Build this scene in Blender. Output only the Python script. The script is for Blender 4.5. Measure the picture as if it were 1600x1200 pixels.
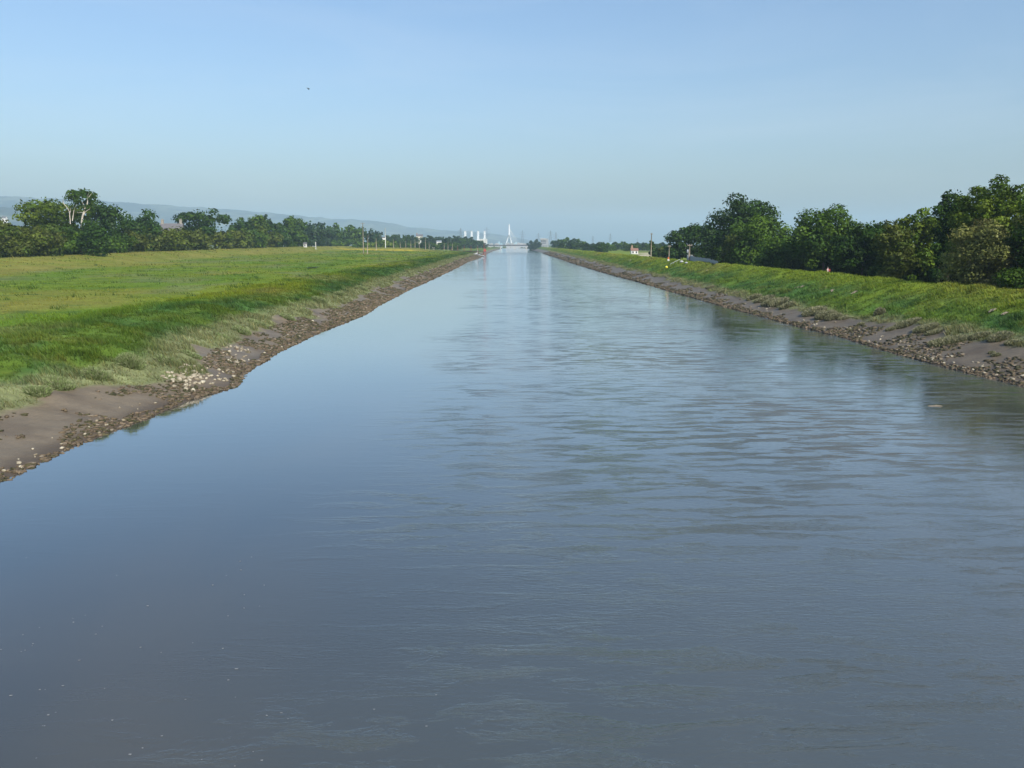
import bpy, math, random
import numpy as np
from mathutils import Vector, Matrix

sc = bpy.context.scene
for o in list(bpy.data.objects):
    bpy.data.objects.remove(o)
C = sc.collection
R = math.radians

# ------------------------------------------------------------------ camera
F = 1300.0                      # focal length in photograph pixels (1600 wide)
HOR = 381.0                     # eye-level row
CAMZ = 10.0
cam_d = bpy.data.cameras.new('camera')
cam = bpy.data.objects.new('camera', cam_d)
C.objects.link(cam)
cam_d.sensor_width = 36.0
cam_d.lens = 36.0 * F / 1600.0
cam_d.clip_start = 0.5
cam_d.clip_end = 40000.0
PITCH = math.atan((600.0 - HOR) / F)
YAW = math.atan(5.0 / (F / math.cos(PITCH)))
cam.location = (0, 0, CAMZ)
cam.rotation_euler = (math.pi / 2 - PITCH, 0, -YAW)
sc.camera = cam
CAMR = np.array(cam.rotation_euler.to_matrix())

# ------------------------------------------------------------------ sky, sun, exposure
SUN_AZ, SUN_EL = 146.0, 37.0    # degrees clockwise from the view direction / above horizon
w = bpy.data.worlds.new('World')
sc.world = w
w.use_nodes = True
nt = w.node_tree
bg = nt.nodes['Background']
sky = nt.nodes.new('ShaderNodeTexSky')
sky.sky_type = 'NISHITA'
sky.sun_disc = False
sky.sun_elevation = R(SUN_EL)
sky.sun_rotation = R(SUN_AZ)
sky.altitude = 0
sky.air_density = 1.15
sky.dust_density = 3.0
sky.ozone_density = 4.5
# a breath of thin cirrus over the whole sky
wtc = nt.nodes.new('ShaderNodeTexCoord'); wmp = nt.nodes.new('ShaderNodeMapping'); wmp.inputs['Scale'].default_value = (1.5, 2.0, 9.0); wmp.inputs['Rotation'].default_value = (0.0, 0.35, 0.4)
wnz = nt.nodes.new('ShaderNodeTexNoise'); wnz.inputs['Scale'].default_value = 1.6; wnz.inputs['Detail'].default_value = 7; wnz.inputs['Roughness'].default_value = 0.6; wnz.inputs['Distortion'].default_value = 0.6
wmr = nt.nodes.new('ShaderNodeMapRange'); wmr.inputs[1].default_value = 0.45; wmr.inputs[2].default_value = 0.8; wmr.inputs[3].default_value = 0.0; wmr.inputs[4].default_value = 0.14
wmx = nt.nodes.new('ShaderNodeMix'); wmx.data_type = 'RGBA'; wmx.inputs[7].default_value = (4.6, 5.0, 5.4, 1)
nt.links.new(wtc.outputs['Generated'], wmp.inputs['Vector']); nt.links.new(wmp.outputs[0], wnz.inputs['Vector']); nt.links.new(wnz.outputs[0], wmr.inputs[0])
nt.links.new(wmr.outputs[0], wmx.inputs[0]); nt.links.new(sky.outputs[0], wmx.inputs[6])
nt.links.new(wmx.outputs[2], bg.inputs[0])
bg.inputs[1].default_value = 0.15

sl = bpy.data.lights.new('sun', 'SUN')
sl.energy = 3.8
sl.angle = R(0.53)
sl.color = (1.0, 0.95, 0.86)
sun = bpy.data.objects.new('sun', sl)
C.objects.link(sun)
S = Vector((math.sin(R(SUN_AZ)) * math.cos(R(SUN_EL)), math.cos(R(SUN_AZ)) * math.cos(R(SUN_EL)), math.sin(R(SUN_EL))))
sun.rotation_euler = S.to_track_quat('Z', 'Y').to_euler()
sun.location = S * 400

vs = sc.view_settings
vs.view_transform = 'Standard'
vs.look = 'None'
vs.exposure = 0.26
vs.gamma = 1.0
vs.use_curve_mapping = False
sc.cycles.use_denoising = True
sc.cycles.max_bounces = 6
sc.cycles.diffuse_bounces = 3
sc.cycles.glossy_bounces = 3
sc.cycles.transmission_bounces = 3
sc.cycles.volume_bounces = 1
sc.cycles.sample_clamp_indirect = 6.0

# ------------------------------------------------------------------ pixels to the place
def ray(px, py):
    c = np.array([(px - 800.0) / F, (600.0 - py) / F, -1.0])
    return CAMR @ c

def at_z(px, py, z=0.0):
    r = ray(px, py)
    t = (z - CAMZ) / r[2]
    return np.array([r[0] * t, r[1] * t, z])

def at_Y(px, py, Y):
    r = ray(px, py)
    t = Y / r[1]
    return np.array([r[0] * t, Y, CAMZ + r[2] * t])

# ------------------------------------------------------------------ noise
def _hash(ix, iy, s):
    h = (ix * 374761393 + iy * 668265263 + s * 1442695041) & 0xffffffff
    h = ((h ^ (h >> 13)) * 1274126177) & 0xffffffff
    return ((h ^ (h >> 16)) & 0xffff) / 65535.0

def vnoise(x, y, s=0):
    x = np.asarray(x, float); y = np.asarray(y, float)
    ix = np.floor(x).astype(np.int64); iy = np.floor(y).astype(np.int64)
    fx = x - ix; fy = y - iy
    fx = fx * fx * (3 - 2 * fx); fy = fy * fy * (3 - 2 * fy)
    a = _hash(ix, iy, s); b = _hash(ix + 1, iy, s); c = _hash(ix, iy + 1, s); d = _hash(ix + 1, iy + 1, s)
    return (a * (1 - fx) + b * fx) * (1 - fy) + (c * (1 - fx) + d * fx) * fy

def fbm(x, y, s=0, o=4):
    t = 0.0; a = 0.5; n = 0.0
    x = np.asarray(x, float); y = np.asarray(y, float)
    for i in range(o):
        t = t + a * vnoise(x, y, s + i * 17); n += a
        x = x * 2.03; y = y * 2.03; a *= 0.5
    return t / n

def sstep(a, b, x):
    t = np.clip((x - a) / (b - a), 0, 1)
    return t * t * (3 - 2 * t)

# ------------------------------------------------------------------ the lie of the land
LPX = [(0, 757), (60, 726), (100, 706), (200, 666), (290, 627), (372, 603), (383, 583), (440, 548), (500, 519), (572, 491),
       (592, 477), (640, 452), (690, 429), (717, 416), (730, 409), (745, 404), (757, 399), (770, 393), (783, 389)]
RPX = [(1600, 605), (1500, 580), (1400, 553), (1300, 523), (1250, 511), (1150, 484), (1100, 470), (1050, 456), (1000, 441),
       (950, 428), (900, 413), (880, 406), (860, 399.5), (845, 394.5), (825, 389)]
LP = np.array([at_z(*p) for p in LPX]); RP = np.array([at_z(*p) for p in RPX])

def eL(Y):
    Y = np.asarray(Y, float)
    return np.interp(Y, np.r_[-200, LP[:, 1], 3000, 20000], np.r_[-21.6, LP[:, 0], -10.0, -10.0])

def eR(Y):
    Y = np.asarray(Y, float)
    return np.interp(Y, np.r_[-200, RP[:, 1], 3000, 20000], np.r_[36.0, RP[:, 0], 28.0, 28.0])

def mudL(Y):
    return np.interp(Y, [20, 34, 44, 52, 62, 70, 95, 120, 200, 400, 700], [6.5, 6.5, 5.6, 3.4, 3.1, 4.4, 4.5, 3.6, 4.4, 5, 6])

def mudR(Y):
    return np.interp(Y, [50, 62, 80, 95, 115, 150, 250, 400, 700], [8, 7.5, 6.3, 5, 4.2, 4.6, 5.5, 7, 8])

def toeX(Y):
    return np.interp(Y, [-100, 0, 175, 290, 600, 900, 1500], [-85, -90, -107, -120, -132, -140, -150])

def crestX(Y):
    return np.interp(Y, [-100, 0, 236, 347, 500, 635, 900, 2000], [-100, -108, -144, -147, -152, -153, -162, -200])

def toeZ(Y):
    return np.interp(Y, [150, 300, 600], [3.4, 4.0, 5.0])

def crestZ(Y):
    return np.interp(Y, [236, 347, 500, 635], [6.0, 6.8, 7.5, 7.8])

def h(X, Y, fine=True):
    """height of the ground"""
    X = np.asarray(X, float); Y = np.asarray(Y, float)
    el = eL(Y); er = eR(Y)
    wob = (fbm(X * 0.0 + 3.1, Y * 0.35, 5) - 0.5) * 1.1 + (fbm(X * 0.0 + 8.1, Y * 0.09, 6, 3) - 0.5) * sstep(90, 200, Y) * 2.6
    dl = el - X + wob * 0.6
    m = mudL(Y) * (0.9 + 0.2 * fbm(Y * 0.16, Y * 0, 9))
    lip = m + 7.5
    dt = np.maximum(el - toeX(Y), lip + 20); dc = np.maximum(el - crestX(Y), dt + 8)
    zl = np.where(dl < m, dl / m * 1.05,
         np.where(dl < m + 2.5, 1.05 + (dl - m) / 2.5 * 0.85,
         np.where(dl < lip, 1.9 + (dl - m - 2.5) / 5.0 * 1.1,
         np.where(dl < dt, 3.0 + (dl - lip) / (dt - lip) * (toeZ(Y) - 3.0),
         np.where(dl < dc, toeZ(Y) + (crestZ(Y) - toeZ(Y)) * sstep(0, 1, (dl - dt) / (dc - dt)),
         np.where(dl < dc + 3, crestZ(Y), crestZ(Y) - (crestZ(Y) - 4.0) * sstep(0, 14, dl - dc - 3)))))))
    # cross bank that closes the field
    zl = np.maximum(zl, np.where(dl > lip, 6.4 - 3.0 * np.abs(sstep(0, 1, (Y - 690) / 80) - 1) - 2.4 * sstep(795, 840, Y) - 3.2 * sstep(75, 35, dl), 0) * (Y > 640))
    dr = X - er + wob * 0.5
    mr = mudR(Y) * (0.88 + 0.24 * fbm(Y * 0.14, Y * 0, 29))
    zm = 0.23 * mr
    zr = np.where(dr < mr, dr * 0.23,
         np.where(dr < mr + 2, zm + (dr - mr) * 0.3,
         np.where(dr < 16, zm + 0.6 + (dr - mr - 2) / (14 - mr) * (4.4 - zm),
         np.where(dr < 18.5, 5.0, 5.0 - 1.75 * sstep(0, 6, dr - 18.5)))))
    inside = (dl < 0) & (dr < 0)
    bed = np.maximum(-2.0, 0.3 * np.maximum(dl, dr))
    z = np.where(inside, bed, np.where(dr >= 0, zr, zl))
    if fine:
        d = np.maximum(dl, dr)
        veg = sstep(4, 9, d)
        big = (fbm(X * 0.09, Y * 0.09, 41) - 0.5)
        z = z + np.where(inside, 0.0, sstep(0.3, 2, d) * (big * (0.25 + 0.35 * veg) + (fbm(X * 0.55, Y * 0.55, 43) - 0.5) * (0.22 + 0.22 * veg)))
        # hummocky, half-eroded edge between mud and marsh grass
        edge = np.exp(-((np.where(X < 0, dl - m, dr - mr) - 1.2) / 1.6) ** 2)
        z = z + np.where(inside, 0, edge * (fbm(X * 0.45, Y * 0.45, 47, 3) - 0.42) * 0.9)
        # tussocky turf on the slope
        slope = np.where(X < 0, sstep(2, 4, dl - m) * sstep(16, 10, dl - m), sstep(1, 3, dr - mr) * sstep(18, 15, dr))
        z = z + np.where(inside, 0, slope * (np.abs(fbm(X * 0.33, Y * 0.33, 53, 3) - 0.5) * -1.6 + 0.25))
    return z

def hit(px, py, z0=3.0):
    """where the line of sight through a pixel meets the ground"""
    r = ray(px, py)
    t0 = 5.0 / r[1]
    ts = np.geomspace(15.0 / r[1], 3000.0 / r[1], 1500)
    hh = np.maximum(h(r[0] * ts, r[1] * ts), 0.0)
    zz = CAMZ + r[2] * ts
    k = np.argmax(zz <= hh)
    if zz[k] > hh[k]:
        return at_z(px, py, z0)
    t = ts[k]
    return np.array([r[0] * t, r[1] * t, hh[k]])

def hz(X, Y):
    return float(h(np.array([X]), np.array([Y]))[0])

# ------------------------------------------------------------------ building helpers
def tag(o, label=None, cat=None, group=None, kind=None):
    if label: o['label'] = label
    if cat: o['category'] = cat
    if group: o['group'] = group
    if kind: o['kind'] = kind
    return o

def empty(name, loc=(0, 0, 0), rz=0.0):
    o = bpy.data.objects.new(name, None)
    o.empty_display_size = 0.3
    C.objects.link(o)
    o.location = loc
    o.rotation_euler = (0, 0, rz)
    return o

def np_data(name, V, Fc, mats, col=None, smooth=False, midx=None):
    V = np.ascontiguousarray(V, dtype=np.float32); Fc = np.ascontiguousarray(Fc, dtype=np.int32)
    me = bpy.data.meshes.new(name)
    n, k = Fc.shape
    me.vertices.add(len(V)); me.vertices.foreach_set('co', V.ravel())
    me.loops.add(n * k); me.loops.foreach_set('vertex_index', Fc.ravel())
    me.polygons.add(n)
    me.polygons.foreach_set('loop_start', np.arange(n, dtype=np.int32) * k)
    me.polygons.foreach_set('loop_total', np.full(n, k, dtype=np.int32))
    if smooth: me.polygons.foreach_set('use_smooth', np.ones(n, dtype=bool))
    for m in (mats if isinstance(mats, (list, tuple)) else [mats]):
        me.materials.append(m)
    if col is not None:
        a = me.color_attributes.new('Col', 'FLOAT_COLOR', 'POINT')
        a.data.foreach_set('color', np.ascontiguousarray(col, dtype=np.float32).ravel())
    me.update(calc_edges=True)
    return me

def link(name, me, parent=None, loc=None):
    o = bpy.data.objects.new(name, me)
    C.objects.link(o)
    if parent is not None: o.parent = parent
    if loc is not None: o.location = loc
    return o

class MB:
    """collects boxes, bars, tubes and lathes; build() links them as one mesh object"""
    def __init__(self): self.v = []; self.f = []
    def add(self, v, f):
        b = len(self.v); self.v += [tuple(p) for p in v]; self.f += [tuple(i + b for i in q) for q in f]
        return self
    def box(self, x0, x1, y0, y1, z0, z1):
        v = [(x0, y0, z0), (x1, y0, z0), (x1, y1, z0), (x0, y1, z0), (x0, y0, z1), (x1, y0, z1), (x1, y1, z1), (x0, y1, z1)]
        return self.add(v, [(3, 2, 1, 0), (4, 5, 6, 7), (0, 1, 5, 4), (1, 2, 6, 5), (2, 3, 7, 6), (3, 0, 4, 7)])
    def tube(self, pts, rad, n=8, cap=True):
        pts = [Vector(p) for p in pts]
        if not isinstance(rad, (list, tuple)): rad = [rad] * len(pts)
        v = []; f = []
        for i, p in enumerate(pts):
            t = (pts[min(i + 1, len(pts) - 1)] - pts[max(i - 1, 0)]).normalized()
            a = Vector((0, 0, 1)) if abs(t.z) < 0.9 else Vector((1, 0, 0))
            u = t.cross(a).normalized(); w_ = t.cross(u).normalized()
            for k in range(n):
                g = 2 * math.pi * k / n
                v.append(p + (u * math.cos(g) + w_ * math.sin(g)) * rad[i])
        for i in range(len(pts) - 1):
            for k in range(n):
                k2 = (k + 1) % n
                f.append((i * n + k, i * n + k2, (i + 1) * n + k2, (i + 1) * n + k))
        if cap:
            f.append(tuple(range(n - 1, -1, -1))[::-1]); f.append(tuple(range((len(pts) - 1) * n, len(pts) * n))[::-1])
        return self.add(v, f)
    def lathe(self, prof, n=12, c=(0, 0, 0)):
        v = []; f = []
        for r_, z in prof:
            for k in range(n):
                g = 2 * math.pi * k / n
                v.append((c[0] + r_ * math.cos(g), c[1] + r_ * math.sin(g), c[2] + z))
        for i in range(len(prof) - 1):
            for k in range(n):
                k2 = (k + 1) % n
                f.append((i * n + k, i * n + k2, (i + 1) * n + k2, (i + 1) * n + k))
        f.append(tuple(range(n))[::-1]); f.append(tuple(range((len(prof) - 1) * n, len(prof) * n)))
        return self.add(v, f)
    def prism(self, poly, y0, y1):
        """polygon in x,z pushed along y"""
        n = len(poly)
        v = [(x, y0, z) for x, z in poly] + [(x, y1, z) for x, z in poly]
        f = [tuple(range(n)), tuple(range(2 * n - 1, n - 1, -1))]
        for i in range(n):
            j = (i + 1) % n
            f.append((j, i, n + i, n + j))
        return self.add(v, f)
    def data(self, name, mat, smooth=False):
        me = bpy.data.meshes.new(name)
        me.from_pydata(self.v, [], self.f)
        me.materials.append(mat)
        if smooth:
            me.polygons.foreach_set('use_smooth', np.ones(len(me.polygons), dtype=bool))
        me.update()
        return me
    def build(self, name, mat, parent=None, smooth=False, loc=None):
        return link(name, self.data(name, mat, smooth), parent, loc)

def copy_tree(o, parent=None):
    c = o.copy(); C.objects.link(c); c.parent = parent
    for ch in o.children:
        copy_tree(ch, c)
    return c

# ------------------------------------------------------------------ materials
def mat(name, col=(0.5, 0.5, 0.5), rough=0.7, metal=0.0, var=0.25, scale=3.0, bump=0.0, coord='Object'):
    m = bpy.data.materials.new(name); m.use_nodes = True
    t = m.node_tree; N = t.nodes; L = t.links
    b = N['Principled BSDF']
    b.inputs['Roughness'].default_value = rough
    b.inputs['Metallic'].default_value = metal
    tc = N.new('ShaderNodeTexCoord'); nz = N.new('ShaderNodeTexNoise')
    nz.inputs['Scale'].default_value = scale; nz.inputs['Detail'].default_value = 6.0
    L.new(tc.outputs[coord], nz.inputs['Vector'])
    mx = N.new('ShaderNodeMix'); mx.data_type = 'RGBA'
    mx.inputs[6].default_value = (*[c * (1 - var) for c in col], 1)
    mx.inputs[7].default_value = (*[min(c * (1 + var), 0.95) for c in col], 1)
    L.new(nz.outputs[0], mx.inputs[0]); L.new(mx.outputs[2], b.inputs['Base Color'])
    if bump:
        bp = N.new('ShaderNodeBump'); bp.inputs['Strength'].default_value = bump; bp.inputs['Distance'].default_value = 0.05
        L.new(nz.outputs[0], bp.inputs['Height']); L.new(bp.outputs[0], b.inputs['Normal'])
    return m

def leaf_mat(name, trans=0.3, gloss=0.06):
    """colour comes from each leaf's own 'Col'; part of the light passes through the leaf"""
    m = bpy.data.materials.new(name); m.use_nodes = True
    t = m.node_tree; N = t.nodes; L = t.links
    N.remove(N['Principled BSDF'])
    a = N.new('ShaderNodeAttribute'); a.attribute_name = 'Col'
    d = N.new('ShaderNodeBsdfDiffuse'); tr = N.new('ShaderNodeBsdfTranslucent'); g = N.new('ShaderNodeBsdfGlossy')
    g.inputs['Roughness'].default_value = 0.45
    m1 = N.new('ShaderNodeMixShader'); m1.inputs[0].default_value = trans
    m2 = N.new('ShaderNodeMixShader'); m2.inputs[0].default_value = gloss
    hs = N.new('ShaderNodeMix'); hs.data_type = 'RGBA'; hs.blend_type = 'MULTIPLY'; hs.inputs[0].default_value = 1.0
    hs.inputs[7].default_value = (1.25, 1.2, 0.55, 1)
    L.new(a.outputs['Color'], d.inputs[0]); L.new(a.outputs['Color'], hs.inputs[6]); L.new(hs.outputs[2], tr.inputs[0])
    L.new(d.outputs[0], m1.inputs[1]); L.new(tr.outputs[0], m1.inputs[2])
    L.new(m1.outputs[0], m2.inputs[1]); L.new(g.outputs[0], m2.inputs[2])
    L.new(m2.outputs[0], N['Material Output'].inputs[0])
    return m

M_LEAF = leaf_mat('leaf', 0.14, 0.008)
M_BLADE = leaf_mat('grass_blade', 0.25, 0.01)
M_BARK = mat('bark', (0.09, 0.075, 0.055), 0.9, var=0.4, scale=4, bump=0.5)
M_PALEBARK = mat('bleached_wood', (0.44, 0.40, 0.33), 0.8, var=0.25, scale=3, bump=0.3)
M_POLE = mat('pole_timber', (0.27, 0.23, 0.17), 0.85, var=0.3, scale=5)
M_METAL = mat('galvanised_steel', (0.34, 0.37, 0.40), 0.55, 0.3, var=0.15, scale=6)
M_DARKMETAL = mat('grey_steel', (0.16, 0.18, 0.2), 0.6, 0.3, var=0.15)
M_WHITE = mat('white_paint', (0.66, 0.66, 0.64), 0.5, var=0.08, scale=1.0)
M_CREAM = mat('cream_render', (0.62, 0.58, 0.48), 0.8, var=0.12, scale=0.3)
M_CONC = mat('concrete', (0.42, 0.41, 0.38), 0.85, var=0.15, scale=0.5)
M_ROOF = mat('slate_roof', (0.13, 0.125, 0.13), 0.75, var=0.25, scale=1.5)
M_TILE = mat('red_tile_roof', (0.22, 0.12, 0.085), 0.8, var=0.25, scale=2)
M_BRICK = mat('brick', (0.30, 0.20, 0.14), 0.85, var=0.25, scale=3)
M_RED = mat('red_paint', (0.36, 0.06, 0.045), 0.55, var=0.2, scale=2)
M_RUST = mat('red_oxide_steel', (0.20, 0.065, 0.045), 0.75, var=0.3, scale=2)
M_YELLOW = mat('yellow_plastic', (0.75, 0.68, 0.05), 0.45, var=0.1, scale=4)
M_ORANGE = mat('orange_plastic', (0.6, 0.16, 0.03), 0.5, var=0.15)
M_GLASS = mat('window_glass', (0.04, 0.05, 0.06), 0.12, var=0.1)
M_PALE = mat('weathered_pale_cladding', (0.36, 0.37, 0.37), 0.6, var=0.12, scale=0.3)
M_STONEWALL = mat('grey_stone_wall', (0.26, 0.24, 0.20), 0.85, var=0.2, scale=1.5)
M_GREYCLAD = mat('grey_cladding', (0.24, 0.26, 0.28), 0.6, var=0.12, scale=0.4)
M_BLUE = mat('pale_blue_cladding', (0.34, 0.50, 0.56), 0.5, var=0.1, scale=0.2)
M_DECK = mat('dark_deck', (0.06, 0.065, 0.07), 0.7, var=0.2, scale=0.3)
M_DRIFT = mat('driftwood', (0.20, 0.17, 0.12), 0.85, var=0.35, scale=8, bump=0.4)
M_SKIN = mat('skin', (0.55, 0.33, 0.24), 0.55, var=0.08)
M_SHIRT = mat('pale_pink_cloth', (0.72, 0.52, 0.49), 0.9, var=0.08, scale=12)
M_TROUSER = mat('navy_cloth', (0.03, 0.035, 0.06), 0.9, var=0.15, scale=12)
M_HAIR = mat('grey_hair', (0.16, 0.14, 0.12), 0.7, var=0.25, scale=20)
M_FEATHER = mat('dark_feather', (0.03, 0.03, 0.03), 0.8, var=0.2)

def stone_mat():
    m = bpy.data.materials.new('stone'); m.use_nodes = True
    t = m.node_tree; N = t.nodes; L = t.links; b = N['Principled BSDF']; b.inputs['Roughness'].default_value = 0.85
    oi = N.new('ShaderNodeObjectInfo'); tc = N.new('ShaderNodeTexCoord'); nz = N.new('ShaderNodeTexNoise')
    nz.inputs['Scale'].default_value = 2.5; nz.inputs['Detail'].default_value = 6
    L.new(tc.outputs['Object'], nz.inputs['Vector'])
    r1 = N.new('ShaderNodeValToRGB')
    r1.color_ramp.elements[0].position = 0.0; r1.color_ramp.elements[0].color = (0.20, 0.165, 0.11, 1)
    r1.color_ramp.elements[1].position = 1.0; r1.color_ramp.elements[1].color = (0.44, 0.40, 0.30, 1)
    L.new(oi.outputs['Random'], r1.inputs[0])
    mx = N.new('ShaderNodeMix'); mx.data_type = 'RGBA'; mx.inputs[7].default_value = (0.13, 0.11, 0.06, 1)
    r2 = N.new('ShaderNodeMapRange'); r2.inputs[1].default_value = 0.52; r2.inputs[2].default_value = 0.72
    L.new(nz.outputs[0], r2.inputs[0]); L.new(r2.outputs[0], mx.inputs[0]); L.new(r1.outputs[0], mx.inputs[6])
    L.new(mx.outputs[2], b.inputs['Base Color'])
    return m
M_STONE = stone_mat()

def vcol_mat(name, rough=0.9, spec=0.3):
    m = bpy.data.materials.new(name); m.use_nodes = True
    t = m.node_tree; N = t.nodes; L = t.links; b = N['Principled BSDF']
    b.inputs['Roughness'].default_value = rough; b.inputs['Specular IOR Level'].default_value = spec
    a = N.new('ShaderNodeAttribute'); a.attribute_name = 'Col'
    L.new(a.outputs['Color'], b.inputs['Base Color'])
    return m
M_RIPRAP = vcol_mat('weedy_rubble', 0.8, 0.3)

def ground_mat():
    m = bpy.data.materials.new('ground'); m.use_nodes = True
    t = m.node_tree; N = t.nodes; L = t.links; b = N['Principled BSDF']
    a = N.new('ShaderNodeAttribute'); a.attribute_name = 'Col'
    g = N.new('ShaderNodeNewGeometry')
    n1 = N.new('ShaderNodeTexNoise'); n1.inputs['Scale'].default_value = 1.6; n1.inputs['Detail'].default_value = 8; n1.inputs['Roughness'].default_value = 0.65
    n2 = N.new('ShaderNodeTexNoise'); n2.inputs['Scale'].default_value = 0.16; n2.inputs['Detail'].default_value = 6; n2.inputs['Roughness'].default_value = 0.6
    L.new(g.outputs['Position'], n1.inputs['Vector']); L.new(g.outputs['Position'], n2.inputs['Vector'])
    def rng(n, lo, hi, a0=0.3, b0=0.7):
        r = N.new('ShaderNodeMapRange'); r.inputs[1].default_value = a0; r.inputs[2].default_value = b0
        r.inputs[3].default_value = lo; r.inputs[4].default_value = hi; L.new(n.outputs[0], r.inputs[0]); return r
    r1 = rng(n1, 0.72, 1.28); r2 = rng(n2, 0.78, 1.22)
    mu = N.new('ShaderNodeMath'); mu.operation = 'MULTIPLY'; L.new(r1.outputs[0], mu.inputs[0]); L.new(r2.outputs[0], mu.inputs[1])
    # mud keeps a smoother tone than turf
    mixv = N.new('ShaderNodeMix'); mixv.data_type = 'FLOAT'
    rm = rng(n1, 0.9, 1.1)
    L.new(a.outputs['Alpha'], mixv.inputs[0]); L.new(mu.outputs[0], mixv.inputs[2]); L.new(rm.outputs[0], mixv.inputs[3])
    sc_ = N.new('ShaderNodeVectorMath'); sc_.operation = 'SCALE'
    L.new(a.outputs['Color'], sc_.inputs[0]); L.new(mixv.outputs[0], sc_.inputs['Scale'])
    L.new(sc_.outputs[0], b.inputs['Base Color'])
    rr = N.new('ShaderNodeMapRange'); rr.inputs[3].default_value = 0.95; rr.inputs[4].default_value = 0.5
    L.new(a.outputs['Alpha'], rr.inputs[0]); L.new(rr.outputs[0], b.inputs['Roughness'])
    b.inputs['Specular IOR Level'].default_value = 0.12
    bp = N.new('ShaderNodeBump'); bp.inputs['Distance'].default_value = 0.18; bp.inputs['Strength'].default_value = 0.6
    L.new(n1.outputs[0], bp.inputs['Height']); L.new(bp.outputs[0], b.inputs['Normal'])
    return m
M_GROUND = ground_mat()

def water_mat():
    m = bpy.data.materials.new('river_water'); m.use_nodes = True
    t = m.node_tree; N = t.nodes; L = t.links; b = N['Principled BSDF']
    g = N.new('ShaderNodeNewGeometry')
    def noise(sx, sy, detail=3, rough=0.5, dist=0.0, off=0.0):
        mp = N.new('ShaderNodeMapping'); mp.inputs['Scale'].default_value = (sx, sy, 1); mp.inputs['Location'].default_value = (off, off * 0.7, 0)
        L.new(g.outputs['Position'], mp.inputs['Vector'])
        n = N.new('ShaderNodeTexNoise'); n.inputs['Scale'].default_value = 1.0
        n.inputs['Detail'].default_value = detail; n.inputs['Roughness'].default_value = rough; n.inputs['Distortion'].default_value = dist
        L.new(mp.outputs[0], n.inputs['Vector']); return n
    def mr(src, a0, b0, lo, hi):
        r = N.new('ShaderNodeMapRange'); r.interpolation_type = 'SMOOTHSTEP'
        r.inputs[1].default_value = a0; r.inputs[2].default_value = b0; r.inputs[3].default_value = lo; r.inputs[4].default_value = hi
        L.new(src, r.inputs[0]); return r.outputs[0]
    def math_(op, x, y):
        n = N.new('ShaderNodeMath'); n.operation = op
        for i, q in enumerate((x, y)):
            if isinstance(q, (int, float)): n.inputs[i].default_value = q
            else: L.new(q, n.inputs[i])
        return n.outputs[0]
    # muddy body colour in slow plumes
    pl = noise(0.035, 0.02, 4, 0.55, 0.6, 7)
    mx = N.new('ShaderNodeMix'); mx.data_type = 'RGBA'
    mx.inputs[6].default_value = (0.030, 0.040, 0.045, 1); mx.inputs[7].default_value = (0.062, 0.060, 0.050, 1)
    L.new(mr(pl.outputs[0], 0.35, 0.68, 0, 1), mx.inputs[0])
    b.inputs['IOR'].default_value = 1.333
    b.inputs['Roughness'].default_value = 0.03
    b.inputs['Coat Weight'].default_value = 1.0; b.inputs['Coat IOR'].default_value = 1.333; b.inputs['Coat Roughness'].default_value = 0.03
    # wind: slick water along the left bank, rippled cat's-paws in mid-stream
    sep = N.new('ShaderNodeSeparateXYZ'); L.new(g.outputs['Position'], sep.inputs[0])
    wobx = noise(0.02, 0.03, 3, 0.5, 0, 3)
    xx = math_('ADD', sep.outputs[0], math_('MULTIPLY', math_('SUBTRACT', wobx.outputs[0], 0.5), 16.0))
    farr = mr(sep.outputs[1], 150.0, 700.0, 0.0, 2.2)
    side = math_('ADD', mr(xx, -10.0, 2.0, 0.04, 1.0), math_('MULTIPLY', farr, mr(xx, -30.0, 0.0, 0.15, 1.0)))
    side = math_('MULTIPLY', side, mr(xx, 14.0, 28.0, 1.0, 0.30))
    mx2 = N.new('ShaderNodeMix'); mx2.data_type = 'RGBA'; mx2.blend_type = 'ADD'; mx2.inputs[7].default_value = (0.034, 0.037, 0.034, 1)
    L.new(mr(xx, -14.0, 6.0, 0.0, 1.0), mx2.inputs[0]); L.new(mx.outputs[2], mx2.inputs[6]); L.new(mx2.outputs[2], b.inputs['Base Color'])
    p1 = noise(0.34, 1.25, 6, 0.68, 0.5, 11)
    p2 = noise(0.035, 0.10, 4, 0.6, 0.2, 23)
    paw = math_('MULTIPLY', mr(p1.outputs[0], 0.48, 0.66, 0.0, 1.0), mr(p2.outputs[0], 0.36, 0.60, 0.25, 1.0))
    cw = math_('SUBTRACT', 1.0, math_('MULTIPLY', math_('MULTIPLY', paw, mr(xx, -10.0, 2.0, 0.0, 1.0)), 0.55)); L.new(cw, b.inputs['Coat Weight'])
    fine = noise(2.8, 9.0, 3, 0.6, 0.3, 1)
    med = noise(0.55, 2.4, 3, 0.55, 0.4, 2)
    swell = noise(0.10, 0.55, 3, 0.5, 0.2, 5)
    ampf = math_('MULTIPLY', side, math_('ADD', math_('MULTIPLY', paw, 0.42), 0.20))
    hgt = math_('ADD', math_('MULTIPLY', fine.outputs[0], math_('MULTIPLY', ampf, 0.050)),
          math_('ADD', math_('MULTIPLY', med.outputs[0], math_('MULTIPLY', math_('ADD', math_('MULTIPLY', paw, 0.55), 0.16), math_('MULTIPLY', side, 0.034))),
                math_('MULTIPLY', swell.outputs[0], math_('MULTIPLY', math_('ADD', side, 0.08), 0.012))))
    bp = N.new('ShaderNodeBump'); bp.inputs['Strength'].default_value = 1.0; bp.inputs['Distance'].default_value = 1.0
    L.new(hgt, bp.inputs['Height']); L.new(bp.outputs[0], b.inputs['Normal']); L.new(bp.outputs[0], b.inputs['Coat Normal'])
    return m
M_WATER = water_mat()

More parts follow.
